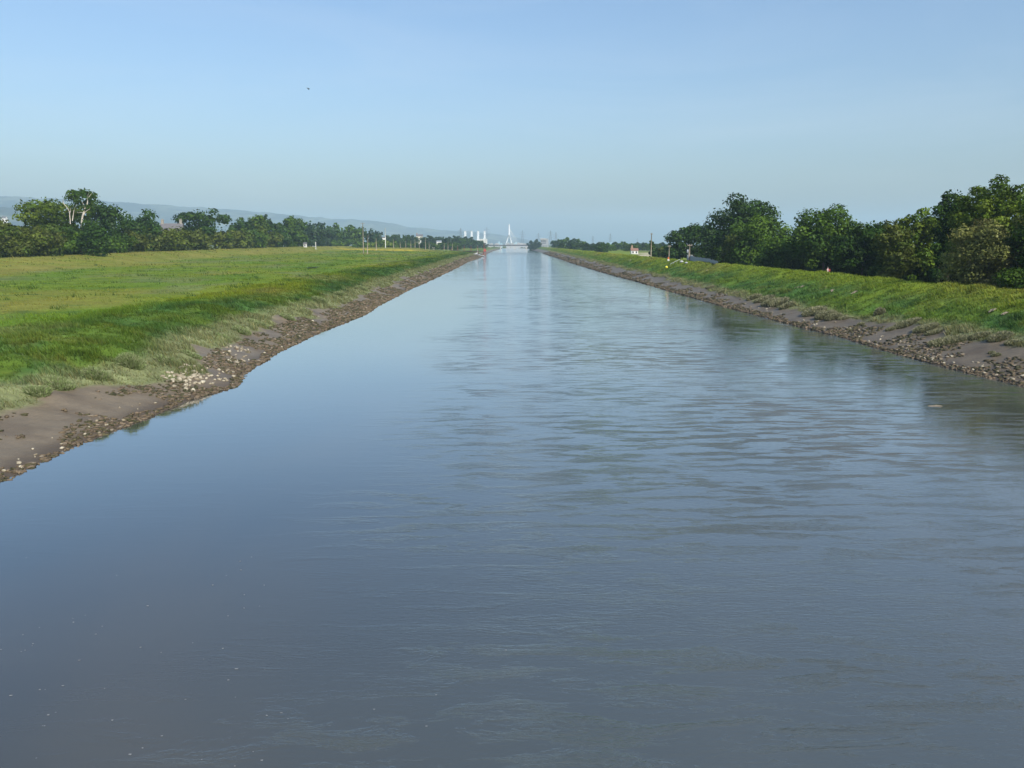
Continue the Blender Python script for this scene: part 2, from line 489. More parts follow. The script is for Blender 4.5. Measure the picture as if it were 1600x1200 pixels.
def hill_mat():
    m = bpy.data.materials.new('hill_country'); m.use_nodes = True
    t = m.node_tree; N = t.nodes; L = t.links; b = N['Principled BSDF']; b.inputs['Roughness'].default_value = 0.95
    g = N.new('ShaderNodeNewGeometry')
    mp = N.new('ShaderNodeMapping'); mp.inputs['Scale'].default_value = (0.006, 0.003, 0.02); L.new(g.outputs['Position'], mp.inputs['Vector'])
    v = N.new('ShaderNodeTexVoronoi'); v.inputs['Scale'].default_value = 1.0; L.new(mp.outputs[0], v.inputs['Vector'])
    n = N.new('ShaderNodeTexNoise'); n.inputs['Scale'].default_value = 2.5; n.inputs['Detail'].default_value = 8; L.new(mp.outputs[0], n.inputs['Vector'])
    r = N.new('ShaderNodeValToRGB'); e = r.color_ramp.elements
    e[0].position = 0.1; e[0].color = (0.016, 0.026, 0.014, 1); e[1].position = 0.9; e[1].color = (0.11, 0.12, 0.065, 1)
    sp = N.new('ShaderNodeSeparateColor'); L.new(v.outputs['Color'], sp.inputs[0]); L.new(sp.outputs[0], r.inputs[0])
    mx = N.new('ShaderNodeMix'); mx.data_type = 'RGBA'; mx.inputs[7].default_value = (0.008, 0.014, 0.008, 1)
    mr_ = N.new('ShaderNodeMapRange'); mr_.inputs[1].default_value = 0.48; mr_.inputs[2].default_value = 0.6; L.new(n.outputs[0], mr_.inputs[0])
    L.new(mr_.outputs[0], mx.inputs[0]); L.new(r.outputs[0], mx.inputs[6]); L.new(mx.outputs[2], b.inputs['Base Color'])
    return m
M_HILL = hill_mat()

# ------------------------------------------------------------------ ground
def lerp(a, b, t):
    t = np.asarray(t)[..., None]
    return a * (1 - t) + b * t

CMUD = np.array([0.158, 0.130, 0.092]); CWET = np.array([0.085, 0.066, 0.046]); CGREY = np.array([0.165, 0.185, 0.085])
CLUSH = np.array([0.042, 0.092, 0.020]); CFIELD = np.array([0.122, 0.178, 0.014]); CDRY = np.array([0.200, 0.185, 0.040])
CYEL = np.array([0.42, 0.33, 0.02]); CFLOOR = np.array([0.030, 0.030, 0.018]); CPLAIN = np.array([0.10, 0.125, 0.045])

def ground_col(X, Y):
    X = np.asarray(X, float); Y = np.asarray(Y, float)
    el = eL(Y); er = eR(Y)
    dl = el - X; dr = X - er
    nz1 = fbm(X * 0.22, Y * 0.22, 61); nz2 = fbm(X * 0.05, Y * 0.035, 67); nz3 = fbm(X * 0.6, Y * 0.6, 71)
    col = np.zeros(X.shape + (3,)); mudm = np.zeros(X.shape)
    # left
    m = mudL(Y) + (nz1 - 0.5) * 4.0 + (nz3 - 0.5) * 1.6
    c = lerp(CWET, CMUD, sstep(0.3, 1.8, dl + (nz3 - 0.5)))
    run = sstep(0.50, 0.66, fbm(Y * 0.9, dl * 0.22, 91)) * 0.45 + sstep(0.55, 0.7, fbm(X * 0.35, Y * 0.35, 93)) * 0.35
    c = lerp(c, CWET * 1.1, run * sstep(0.4, 1.5, dl))
    tg = sstep(-0.35, 0.35, dl - m)
    grey = lerp(CGREY * 0.9, CGREY * 1.15, nz3)
    c = lerp(c, grey, tg)
    tl = sstep(-1.2, 1.2, dl - m - 3.4 + (nz1 - 0.5) * 5)
    lush = lerp(lerp(CLUSH * 0.8, CLUSH * 1.35, sstep(0.3, 0.7, nz3)), CFIELD * 0.75, sstep(0.48, 0.66, fbm(X * 0.16, Y * 0.12, 79)) * 0.55)
    lush = lerp(lush, CDRY * 0.7, sstep(0.62, 0.72, fbm(X * 0.3, Y * 0.3, 81)) * 0.25)
    c = lerp(c, lush, tl)
    tf = sstep(-3, 3, dl - m - 9.5 + (nz2 - 0.5) * 14 + (nz1 - 0.5) * 6)
    fld = lerp(CFIELD * np.array([0.78, 0.92, 1.0]), CFIELD * np.array([1.2, 1.05, 1.1]), sstep(0.25, 0.75, nz2))
    fld = lerp(fld, CDRY * 0.95, sstep(0.60, 0.78, fbm(X * 0.045, Y * 0.02, 77)) * 0.7)
    fld = lerp(fld, np.array([0.135, 0.160, 0.060]) + 0 * fld, sstep(0.52, 0.70, fbm(X * 0.10, Y * 0.05, 87)) * 0.7)
    fld = lerp(fld, CLUSH * 1.1, sstep(0.66, 0.74, nz1) * 0.55)
    c = lerp(c, fld, tf)
    tx = toeX(Y); cx = crestX(Y)
    lev = sstep(-2, 4, tx - X + (nz1 - 0.5) * 6)
    dry = lerp(CDRY, CFIELD, sstep(0.4, 0.7, nz1) * 0.6)
    c = lerp(c, dry, lev * 0.85)
    yel = sstep(12, 2, np.abs(tx - X + 3)) * sstep(430, 520, Y) * sstep(700, 640, Y) * 0.35 * sstep(0.4, 0.6, nz1)
    yel = np.maximum(yel, sstep(690, 706, Y) * sstep(752, 730, Y) * sstep(40, 60, dl) * sstep(128, 118, dl) * sstep(0.3, 0.45, nz1))
    c = lerp(c, dry, sstep(715, 740, Y) * sstep(30, 50, dl) * sstep(800, 780, Y))
    c = lerp(c, CYEL, yel * 0.85)
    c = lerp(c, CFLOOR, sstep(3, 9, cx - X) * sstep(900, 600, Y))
    c = lerp(c, np.broadcast_to(CPLAIN, c.shape), sstep(60, 110, cx - X))
    # right
    mr = mudR(Y) + (nz1 - 0.5) * 3.4 + (nz3 - 0.5) * 1.4
    cr = lerp(CWET, CMUD * 0.92, sstep(0.3, 1.8, dr + (nz3 - 0.5)))
    run = sstep(0.50, 0.66, fbm(Y * 0.9, dr * 0.22, 95)) * 0.45 + sstep(0.55, 0.7, fbm(X * 0.35, Y * 0.35, 97)) * 0.35
    cr = lerp(cr, CWET * 1.1, run * sstep(0.4, 1.5, dr))
    tg2 = sstep(-0.35, 0.35, dr - mr)
    cr = lerp(cr, grey * np.array([0.95, 0.92, 0.95]), tg2)
    tl2 = sstep(-1.0, 1.0, dr - mr - 1.8 + (nz1 - 0.5) * 4)
    cr = lerp(cr, lush * 1.3, tl2)
    up = lerp(CFIELD * np.array([1.15, 1.12, 1.3]), CDRY * 1.1, sstep(0.45, 0.75, nz2) * 0.7)
    cr = lerp(cr, up, sstep(-3, 4, dr - 12.0 + (nz1 - 0.5) * 7))
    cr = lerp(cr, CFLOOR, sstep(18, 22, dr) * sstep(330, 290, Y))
    cr = lerp(cr, np.broadcast_to(CPLAIN, cr.shape), sstep(60, 110, dr))
    out = np.where((X > 0)[..., None], cr, c)
    # patchwork of the plain far off
    far = sstep(1200, 2200, np.hypot(X, Y))
    out = lerp(out, lerp(CPLAIN * 0.6, CPLAIN * 1.3, fbm(X * 0.004, Y * 0.004, 83)), far)
    mudm = np.where(X > 0, 1 - tg2, 1 - tg)
    return out, mudm * (1 - far)

ys = list(np.arange(-60, 20, 1.5)) + list(np.arange(20, 115, 0.42))
y = 115.0
while y < 10400:
    ys.append(y); y *= 1.0078
ys.append(10400.0); ys = np.array(ys)
dl = list(np.arange(0.0, 17, 0.38)); d = 17.0; st = 0.5
while d < 260:
    dl.append(d); st = min(st * 1.08, 4.5); d += st
while d < 8800:
    dl.append(d); d *= 1.28
dl.append(8950.0)
dr = list(np.arange(0.0, 25, 0.42)); d = 25.0; st = 0.6
while d < 8800:
    dr.append(d); st *= 1.17; d += st
dr.append(8950.0)
cols = [('L', d) for d in dl[::-1]] + [('L', -0.5), ('L', -1.5), ('L', -4), ('M', 0), ('R', -4), ('R', -1.5), ('R', -0.5)] + [('R', d) for d in dr]
ell = eL(ys); err = eR(ys)
GX = np.stack([(ell - d) if s == 'L' else ((err + d) if s == 'R' else (ell + err) / 2) for s, d in cols], 1)
GY = np.repeat(ys[:, None], len(cols), 1)
GZ = h(GX, GY)
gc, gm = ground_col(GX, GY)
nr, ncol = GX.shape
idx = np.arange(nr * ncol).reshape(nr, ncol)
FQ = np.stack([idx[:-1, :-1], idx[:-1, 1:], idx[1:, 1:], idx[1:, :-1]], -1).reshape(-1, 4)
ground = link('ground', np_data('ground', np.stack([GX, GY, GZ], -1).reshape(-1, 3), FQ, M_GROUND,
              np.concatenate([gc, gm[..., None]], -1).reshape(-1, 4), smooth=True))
tag(ground, 'green river banks and flat plain with bare brown mud along the water', kind='structure')

# river: one sheet between the banks
wy = np.r_[np.arange(-60, 120, 4.0), np.geomspace(120, 1900, 60)]
WV = []
for yy in wy:
    a, b = float(eL(yy)) - 3.0, float(eR(yy)) + 3.0
    for k in range(9):
        WV.append((a + (b - a) * k / 8, yy, 0.0))
WI = np.arange(len(wy) * 9).reshape(len(wy), 9)
WF = np.stack([WI[:-1, :-1], WI[:-1, 1:], WI[1:, 1:], WI[1:, :-1]], -1).reshape(-1, 4)
tag(link('river', np_data('river', np.array(WV), WF, M_WATER, smooth=True)), 'wide muddy river reflecting the pale blue sky', kind='structure')

# ------------------------------------------------------------------ hills
def hills(name, prof, D0, D1, label, rough=0.06, seed=3):
    """prof: (px, py) of the skyline; the ridge stands at distance D0 .. D1 along it and falls towards the camera"""
    px = np.array([p[0] for p in prof], float); py = np.array([p[1] for p in prof], float)
    xs = np.linspace(px[0], px[-1], 220)
    t = (xs - px[0]) / (px[-1] - px[0])
    D = D0 + (D1 - D0) * t
    zz = np.interp(xs, px, py)
    V = []
    ridge = np.array([at_Y(a, b, dd) for a, b, dd in zip(xs, zz, D)])
    jit = (fbm(xs * 0.06, xs * 0, seed, 5) - 0.5)
    ridge[:, 2] += jit * rough * (ridge[:, 2].max())
    K = 14
    for k in range(K + 1):
        s = k / K
        f = 1 - s
        p = ridge.copy()
        p[:, 1] = ridge[:, 1] - s * 1500
        p[:, 0] = ridge[:, 0]
        n = fbm(ridge[:, 0] * 0.004 + 9, p[:, 1] * 0.004, seed + 5, 4) - 0.5
        p[:, 2] = 2.0 + (ridge[:, 2] - 2.0) * (f ** 1.15) + n * 30 * math.sin(math.pi * s)
        V.append(p)
    back = ridge.copy(); back[:, 1] += 900; back[:, 2] = 2
    V = np.concatenate([back[None], np.array(V)], 0)
    n0, n1 = V.shape[:2]
    I = np.arange(n0 * n1).reshape(n0, n1)
    FF = np.stack([I[:-1, :-1], I[1:, :-1], I[1:, 1:], I[:-1, 1:]], -1).reshape(-1, 4)
    return tag(link(name, np_data(name, V.reshape(-1, 3), FF, M_HILL, smooth=True)), label, kind='structure')

hills('hills', [(-260, 300), (-100, 303), (0, 306), (60, 309), (150, 313), (250, 320), (330, 325), (440, 334), (520, 342), (580, 344),
                (640, 354), (690, 360), (740, 362), (790, 368), (840, 378), (870, 384)], 5600, 8200, 'hazy blue hill ridge beyond the plain')
hills('hills', [(-300, 316), (-40, 322), (25, 324), (40, 330), (62, 343), (120, 352), (200, 362), (300, 370)], 4200, 4600, 'lower dark wooded hill before the ridge', seed=13)
# ------------------------------------------------------------------ grass: blades on the banks and field
def blades(name, P, hgt, wid, col, lean, label, rng, curl=0.5):
    """one bent triangle blade per point P (n,3)"""
    n = len(P)
    a = rng.uniform(0, 2 * np.pi, n)
    side = np.stack([np.cos(a), np.sin(a), np.zeros(n)], 1) * wid[:, None] * 0.5
    la = lean + rng.normal(0, 0.9, n)
    amt = hgt * rng.uniform(0.15, 0.15 + curl, n)
    tip = P + np.stack([np.cos(la) * amt, np.sin(la) * amt, hgt], 1)
    base = P - np.array([0, 0, 0.03])
    V = np.empty((n, 3, 3)); V[:, 0] = base - side; V[:, 1] = base + side; V[:, 2] = tip
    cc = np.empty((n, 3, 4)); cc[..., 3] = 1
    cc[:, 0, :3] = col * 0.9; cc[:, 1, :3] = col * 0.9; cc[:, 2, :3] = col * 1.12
    me = np_data(name, V.reshape(-1, 3), np.arange(n * 3).reshape(-1, 3), M_BLADE, cc.reshape(-1, 4))
    return tag(link(name, me), label, 'grass', kind='stuff')

rng = np.random.default_rng(7)
def logY(n, a, b, p=1.0):
    u = rng.uniform(0, 1, n)
    return np.exp(np.log(a) + u ** p * (np.log(b) - np.log(a)))

def sward(n, side, d0, d1, Y0, Y1):
    Y = logY(n, Y0, Y1)
    if side == 'L':
        d = d0 + (d1 - d0) * rng.uniform(0, 1, n) ** (1.0 if d1 < 40 else 1.35)
        X = eL(Y) - d
    else:
        d = rng.uniform(d0, d1, n); X = eR(Y) + d
    # keep what the camera's neighbourhood could see
    vis = np.abs(X / np.maximum(Y, 1)) < 1.0
    return X[vis], Y[vis], d[vis]

# river bank below the field, marsh grass to lush lip
X, Y, d = sward(330000, 'L', 2.0, 21, 24, 800)
cg, mg = ground_col(X, Y)
cl = fbm(X * 0.5, Y * 0.5, 101); cl2 = fbm(X * 1.3, Y * 1.3, 103, 3)
keep = (mg < 0.45) & (cl2 > 0.30)
X, Y, d, cg, cl, cl2 = X[keep], Y[keep], d[keep], cg[keep], cl[keep], cl2[keep]
hg = (0.12 + 0.34 * sstep(0.35, 0.75, cl) * (0.5 + cl2)) * rng.uniform(0.6, 1.25, len(X))
wd = (0.012 + 0.00095 * Y) * rng.uniform(0.6, 1.3, len(X))
lean = 2.6 + 3.0 * fbm(X * 0.25, Y * 0.25, 107)
colr = cg * (rng.uniform(0.7, 1.35, len(X)) * (0.65 + 0.7 * cl2))[:, None]
colr *= np.stack([rng.uniform(0.85, 1.2, len(X)), np.ones(len(X)), rng.uniform(0.8, 1.2, len(X))], 1)
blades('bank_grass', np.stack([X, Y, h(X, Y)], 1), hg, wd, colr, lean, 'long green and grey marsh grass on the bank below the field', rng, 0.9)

# open field and the levee behind it
X, Y, d = sward(300000, 'L', 14, 190, 32, 800)
cg, mg = ground_col(X, Y)
cl = fbm(X * 0.22, Y * 0.22, 111); cl2 = fbm(X * 0.9, Y * 0.9, 113, 3)
tus = sstep(0.67, 0.76, fbm(X * 0.35, Y * 0.30, 117))
keep = (X > crestX(Y) - 3) & (cl2 > 0.28)
X, Y, d, cg, cl, cl2, tus = X[keep], Y[keep], d[keep], cg[keep], cl[keep], cl2[keep], tus[keep]
hg = (0.07 + 0.22 * sstep(0.4, 0.8, cl) + 0.35 * tus) * rng.uniform(0.5, 1.3, len(X))
wd = (0.02 + 0.0010 * Y) * rng.uniform(0.6, 1.3, len(X))
colr = lerp(cg, np.broadcast_to(CLUSH * 0.8, cg.shape), tus * 0.8) * (rng.uniform(0.75, 1.3, len(X)) * (0.75 + 0.5 * cl2))[:, None]
colr *= np.stack([rng.uniform(0.85, 1.2, len(X)), np.ones(len(X)), rng.uniform(0.8, 1.2, len(X))], 1)
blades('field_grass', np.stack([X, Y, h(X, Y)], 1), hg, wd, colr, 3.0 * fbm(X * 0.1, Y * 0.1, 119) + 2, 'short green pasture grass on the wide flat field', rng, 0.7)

# embankment under the trees
X, Y, d = sward(350000, 'R', 2.5, 22, 42, 1000)
cg, mg = ground_col(X, Y)
cl = fbm(X * 0.45, Y * 0.45, 121); cl2 = fbm(X * 1.2, Y * 1.2, 123, 3)
keep = (mg < 0.45) & (cl2 > 0.30)
X, Y, d, cg, cl, cl2 = X[keep], Y[keep], d[keep], cg[keep], cl[keep], cl2[keep]
hg = (0.11 + 0.30 * sstep(0.35, 0.75, cl) * (0.5 + cl2)) * rng.uniform(0.6, 1.25, len(X))
wd = (0.012 + 0.00095 * Y) * rng.uniform(0.6, 1.3, len(X))
colr = cg * (rng.uniform(0.7, 1.35, len(X)) * (0.65 + 0.7 * cl2))[:, None]
colr *= np.stack([rng.uniform(0.85, 1.2, len(X)), np.ones(len(X)), rng.uniform(0.8, 1.2, len(X))], 1)
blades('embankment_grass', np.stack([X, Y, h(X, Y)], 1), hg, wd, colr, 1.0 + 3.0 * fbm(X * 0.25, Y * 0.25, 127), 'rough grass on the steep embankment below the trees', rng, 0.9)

# ------------------------------------------------------------------ leaves
def leaf_cards(P, N, size, col, rng):
    n = len(P)
    t = rng.normal(size=(n, 3)); N = N / np.linalg.norm(N, axis=1, keepdims=True)
    u = np.cross(N, t); u /= np.linalg.norm(u, axis=1, keepdims=True) + 1e-9
    v = np.cross(N, u)
    s = size[:, None]
    a = rng.uniform(0.55, 1.0, (n, 1)); sk = rng.uniform(-0.3, 0.3, (n, 1))
    V = np.empty((n, 4, 3))
    V[:, 0] = P - u * s; V[:, 1] = P + v * s * a + u * s * sk; V[:, 2] = P + u * s * 0.9 + N * s * 0.25; V[:, 3] = P - v * s * a - u * s * sk
    cc = np.ones((n, 4, 4)); cc[..., :3] = col[:, None, :]
    return V.reshape(-1, 3), np.arange(n * 4).reshape(-1, 4), cc.reshape(-1, 4)

def crown_data(name, W, H, z0, cols, leaf=0.33, count=7000, lobes=44, seed=1, gap=0.0, droop=0.0, taper=0.0, fill=0.75, flat=0.8, lobe_r=(0.15, 0.27), depth=None, core=0.18):
    """crown of many leaf clumps: W wide, from z0 up to H; cols = list of linear colours"""
    rng = np.random.default_rng(seed)
    rx = W / 2; ry = (depth or W) / 2; rz = (H - z0) / 2; zc = z0 + rz
    LC, LR, LS = [], [], []
    tries = 0
    while len(LC) < lobes and tries < 4000:
        tries += 1
        d = rng.normal(size=3); d /= np.linalg.norm(d)
        r = rng.uniform(0.35, 1.0) ** fill
        lr = rng.uniform(*lobe_r) * min(rx, max(rz, rx * 0.8)) * 1.25
        c = np.sign(d) * np.abs(d) ** 0.8 * r
        tap = 1.0 - taper * max(c[2], 0) ** 1.5
        p = np.array([c[0] * (rx - lr * 0.8) * tap, c[1] * (ry - lr * 0.8) * tap, zc + c[2] * (rz - lr * 0.7)])
        if gap and any(np.linalg.norm(p - q) < gap * (lr + s) for q, s in zip(LC, LR)):
            continue
        LC.append(p); LR.append(lr); LS.append(rng.uniform(0.72, 1.3))
    LC = np.array(LC); LR = np.array(LR); LS = np.array(LS); nl = len(LC)
    wgt = LR ** 2; k = rng.choice(nl, count, p=wgt / wgt.sum())
    d = rng.normal(size=(count, 3)); d[:, 2] += 0.25; d /= np.linalg.norm(d, axis=1, keepdims=True)
    rr = rng.uniform(0.55, 1.0, count) ** 0.5 * (1 + 0.09 * rng.normal(size=count))
    # lumpy clump surface
    lump = 1 + 0.22 * np.sin(d[:, 0] * 5 + k) * np.sin(d[:, 1] * 6 + k * 2) + 0.15 * np.sin(d[:, 2] * 8 + k * 3)
    P = LC[k] + d * (LR[k] * rr * lump)[:, None] * np.array([1, 1, flat])
    if core:
        nc = int(count * core); dd = rng.normal(size=(nc, 3)); dd /= np.linalg.norm(dd, axis=1, keepdims=True)
        P[:nc] = np.array([0, 0, zc]) + dd * rng.uniform(0.2, 0.72, (nc, 1)) * np.array([rx, ry, rz])
    for ax, half in ((0, rx), (1, ry)):
        q = np.quantile(P[:, ax], [0.01, 0.99]); P[:, ax] = (P[:, ax] - (q[0] + q[1]) / 2) * 2 * half / (q[1] - q[0])
    q = np.quantile(P[:, 2], [0.01, 0.993]); P[:, 2] = z0 + (P[:, 2] - q[0]) * (H - z0) / (q[1] - q[0])
    P[:, 2] -= droop * rng.uniform(0, 1, count) * LR[k]
    P[:, 2] = np.maximum(P[:, 2], 0.05)
    N = d + rng.normal(size=(count, 3)) * 0.42 + np.array([0, 0, 0.3])
    cidx = rng.choice(len(cols), nl)
    col = np.array(cols)[cidx[k]] * (LS[k] * rng.uniform(0.82, 1.22, count))[:, None]
    col = np.clip(col * 0.84, 0.004, 0.3)
    V, Fq, cc = leaf_cards(P, N, leaf * rng.uniform(0.55, 1.25, count), col, rng)
    return np_data(name, V, Fq, M_LEAF, cc), LC, LR

def trunk_data(name, H, z0, r, LC, seed=1, matl=None):
    rng = np.random.default_rng(seed + 500)
    b = MB()
    top = z0 + (H - z0) * 0.55
    pts = [(0, 0, -0.4)]; rad = [r * 1.35]
    for i in range(1, 6):
        pts.append((rng.normal() * r * 0.5, rng.normal() * r * 0.5, top * i / 5)); rad.append(r * (1 - 0.13 * i))
    b.tube(pts, rad, 8)
    if len(LC):
        ks = rng.choice(len(LC), min(9, len(LC)), replace=False)
        for k in ks:
            st = max(0.25, rng.uniform(0.35, 0.85)) * top
            p0 = np.array([0, 0, st]); p2 = LC[k]; p1 = (p0 + p2) / 2 + np.array([0, 0, 0.12 * np.linalg.norm(p2 - p0)])
            b.tube([p0, p1, p2], [r * 0.45, r * 0.28, r * 0.1], 6)
    return b.data(name, matl or M_BARK, True)

G_DARK = [(0.034, 0.076, 0.011), (0.043, 0.088, 0.012), (0.027, 0.060, 0.011)]
G_MID = [(0.056, 0.110, 0.012), (0.070, 0.125, 0.013), (0.042, 0.088, 0.012)]
G_LIGHT = [(0.088, 0.140, 0.012), (0.104, 0.148, 0.015), (0.064, 0.115, 0.012)]
G_OLIVE = [(0.090, 0.118, 0.018), (0.082, 0.102, 0.018), (0.066, 0.104, 0.014), (0.086, 0.108, 0.020)]
G_WILLOW = [(0.195, 0.205, 0.060), (0.170, 0.188, 0.050), (0.215, 0.212, 0.075)]
G_BLUE = [(0.028, 0.058, 0.024), (0.036, 0.066, 0.028)]
TREESEED = [100]
def tree(name, label, px, top, wpx, Y, cols, base=0.12, group=None, cat='tree', trunk=True, dx=0, **kw):
    """a tree whose crown is centred on column px with its top at row top, standing at distance Y"""
    TREESEED[0] += 1
    sd = kw.pop('seed', TREESEED[0])
    P = at_Y(px, top, Y)
    zg = hz(P[0], P[1])
    H = P[2] - zg; W = wpx / F * Y
    root = empty(name, (P[0], P[1], zg), 0.0)
    tag(root, label, cat, group)
    leaf = kw.pop('leaf', max(0.2, 0.00165 * Y)); count = kw.pop('count', None)
    if count is None:
        area = math.pi * W * (H * (1 - base)) * 1.2
        count = int(np.clip(area * 2.8 / (leaf * leaf * 1.5), 900, 26000))
    me, LC, LR = crown_data('crown', W, H, base * H, cols, leaf=leaf, count=count, seed=sd, **kw)
    link('crown' if cat == 'tree' else 'foliage', me, root)
    if trunk:
        link('trunk' if cat == 'tree' else 'stem', trunk_data('trunk', H, base * H, max(0.1, 0.018 * H), LC, sd), root)
    return root

def rowY(px, X):
    return X * F / (px - 795.0) * math.cos(PITCH) / 1.0

# ---- trees behind the embankment (on the far side of its crest)
for (lab, px, top, wpx, Xr, cols, kw) in [
    ('dark leafy tree rising behind the steel fence and the short pole', 1064, 356, 44, 70, G_DARK, dict(base=0.05)),
    ('dark round-topped tree between the short pole and the tallest tree', 1098, 352, 46, 72, G_DARK, dict(base=0.05)),
    ('tallest dark green tree, domed, with gaps of sky below its top', 1162, 309, 92, 74, G_DARK, dict(base=0.10, gap=0.55, lobes=64, lobe_r=(0.14, 0.24))),
    ('broad mid-green tree leaning against the tallest dark tree', 1196, 341, 96, 68, G_MID, dict(base=0.03, lobes=54)),
    ('big round green tree with an airy top behind the walker', 1291, 326, 92, 70, G_MID, dict(base=0.2, lobes=60, lobe_r=(0.14, 0.26))),
    ('low spreading dark green tree beside the airy round tree', 1352, 351, 88, 66, G_DARK, dict(base=0.2, lobes=48, flat=0.6)),
    ('olive-green loose tree in front of the low spreading tree', 1402, 352, 56, 63, G_OLIVE, dict(base=0.16)),
    ('feathery yellow-green tree with thin spiky top', 1432, 329, 66, 72, G_LIGHT, dict(base=0.10, gap=0.6, lobes=54, lobe_r=(0.12, 0.22))),
    ('narrow dark tree with a knobbly pointed head', 1490, 304, 48, 70, G_DARK, dict(base=0.10, taper=0.6, lobes=41)),
    ('large bright green ash tree with open see-through crown', 1562, 287, 116, 69, G_LIGHT, dict(base=0.18, gap=0.72, lobes=64, lobe_r=(0.12, 0.22))),
    ('pale olive-brown willow bush-tree in front of the open ash', 1552, 346, 112, 61.5, G_WILLOW, dict(base=0.02, leaf=0.15, count=26000, lobes=64, lobe_r=(0.13, 0.24))),
    ('dark tree filling the gap between the narrow tree and the ash', 1520, 335, 70, 74, G_DARK, dict(base=0.02)),
    ('dark tree in the second row behind the short pole', 1130, 356, 64, 84, G_DARK, dict(base=0.02)),
    ('dark tree in the second row between the leaning tree and the airy round tree', 1248, 358, 70, 84, G_DARK, dict(base=0.02)),
    ('dark tree in the second row behind the low spreading tree', 1332, 358, 64, 82, G_DARK, dict(base=0.02)),
    ('dark tree in the second row behind the olive loose tree', 1388, 352, 72, 82, G_DARK, dict(base=0.02)),
    ('dark tree in the second row behind the feathery tree', 1464, 340, 66, 82, G_DARK, dict(base=0.02)),
    ('mid-green tree standing past the willow bush-tree', 1650, 300, 110, 66, G_MID, dict(base=0.05)),
    ('dark tree out past the mid-green tree on the embankment row', 1770, 290, 140, 68, G_DARK, dict(base=0.05)),
    ('olive tree at the open end of the embankment row', 1930, 270, 180, 68, G_OLIVE, dict(base=0.05)),
    ]:
    tree('broadleaf_tree', lab, px, top, wpx, rowY(px, Xr), cols, **kw)
# understorey that closes the view below the crowns
USL = ['shrub between the steel fence and the dark leafy tree', 'dark shrub below the tallest dark tree', '', 'mid-green shrub at the foot of the broad leaning tree', 'round green shrub past the broad leaning tree', 'dark shrub under the airy round tree',
      'bright shrub just behind the walker', 'dark shrub below the low spreading tree', 'dark shrub below the olive loose tree', 'dark shrub below the feathery tree', 'green shrub in the shade of the narrow dark tree', 'tall dark shrub under the narrow dark tree',
      'dark shrub beside the willow bush-tree', 'low green shrub at the foot of the willow bush-tree', 'dark shrub behind the willow bush-tree']
US = [(1052, 388, 26, 67, G_DARK), (1128, 372, 40, 67, G_DARK), (1150, 367, 34, 61, G_OLIVE), (1172, 385, 40, 63, G_MID), (1225, 372, 56, 66, G_MID),
      (1262, 385, 50, 64, G_DARK), (1310, 378, 60, 63, G_MID), (1338, 392, 60, 65, G_DARK), (1375, 385, 60, 66, G_DARK), (1420, 385, 70, 66, G_DARK),
      (1455, 392, 60, 63, G_MID), (1480, 380, 70, 67, G_DARK), (1515, 400, 60, 66, G_DARK), (1610, 420, 60, 58, G_MID), (1590, 390, 70, 66, G_DARK)]
for i, (px, top, wpx, Xr, cols) in enumerate(US):
    lab = 'small olive-brown shrub tree in front of the tallest dark tree' if i == 2 else USL[i]
    tree('shrub', lab, px, top + (6 if px > 1250 and i < 13 else 0), wpx * 1.3, rowY(px, Xr + (13 if px > 1250 and i < 13 else 0)), cols, base=0.0, cat='shrub', trunk=(i == 2),
         group=None if i == 2 else 'shrubs under the embankment trees', lobes=24, lobe_r=(0.2, 0.34), core=0.3)

def levY(px, off):
    dxx = (795.0 - px) / F / 1.0138
    Ys = np.linspace(150, 900, 1500)
    k = np.argmin(np.abs(-dxx * Ys - (crestX(Ys) - off)))
    return float(Ys[k])
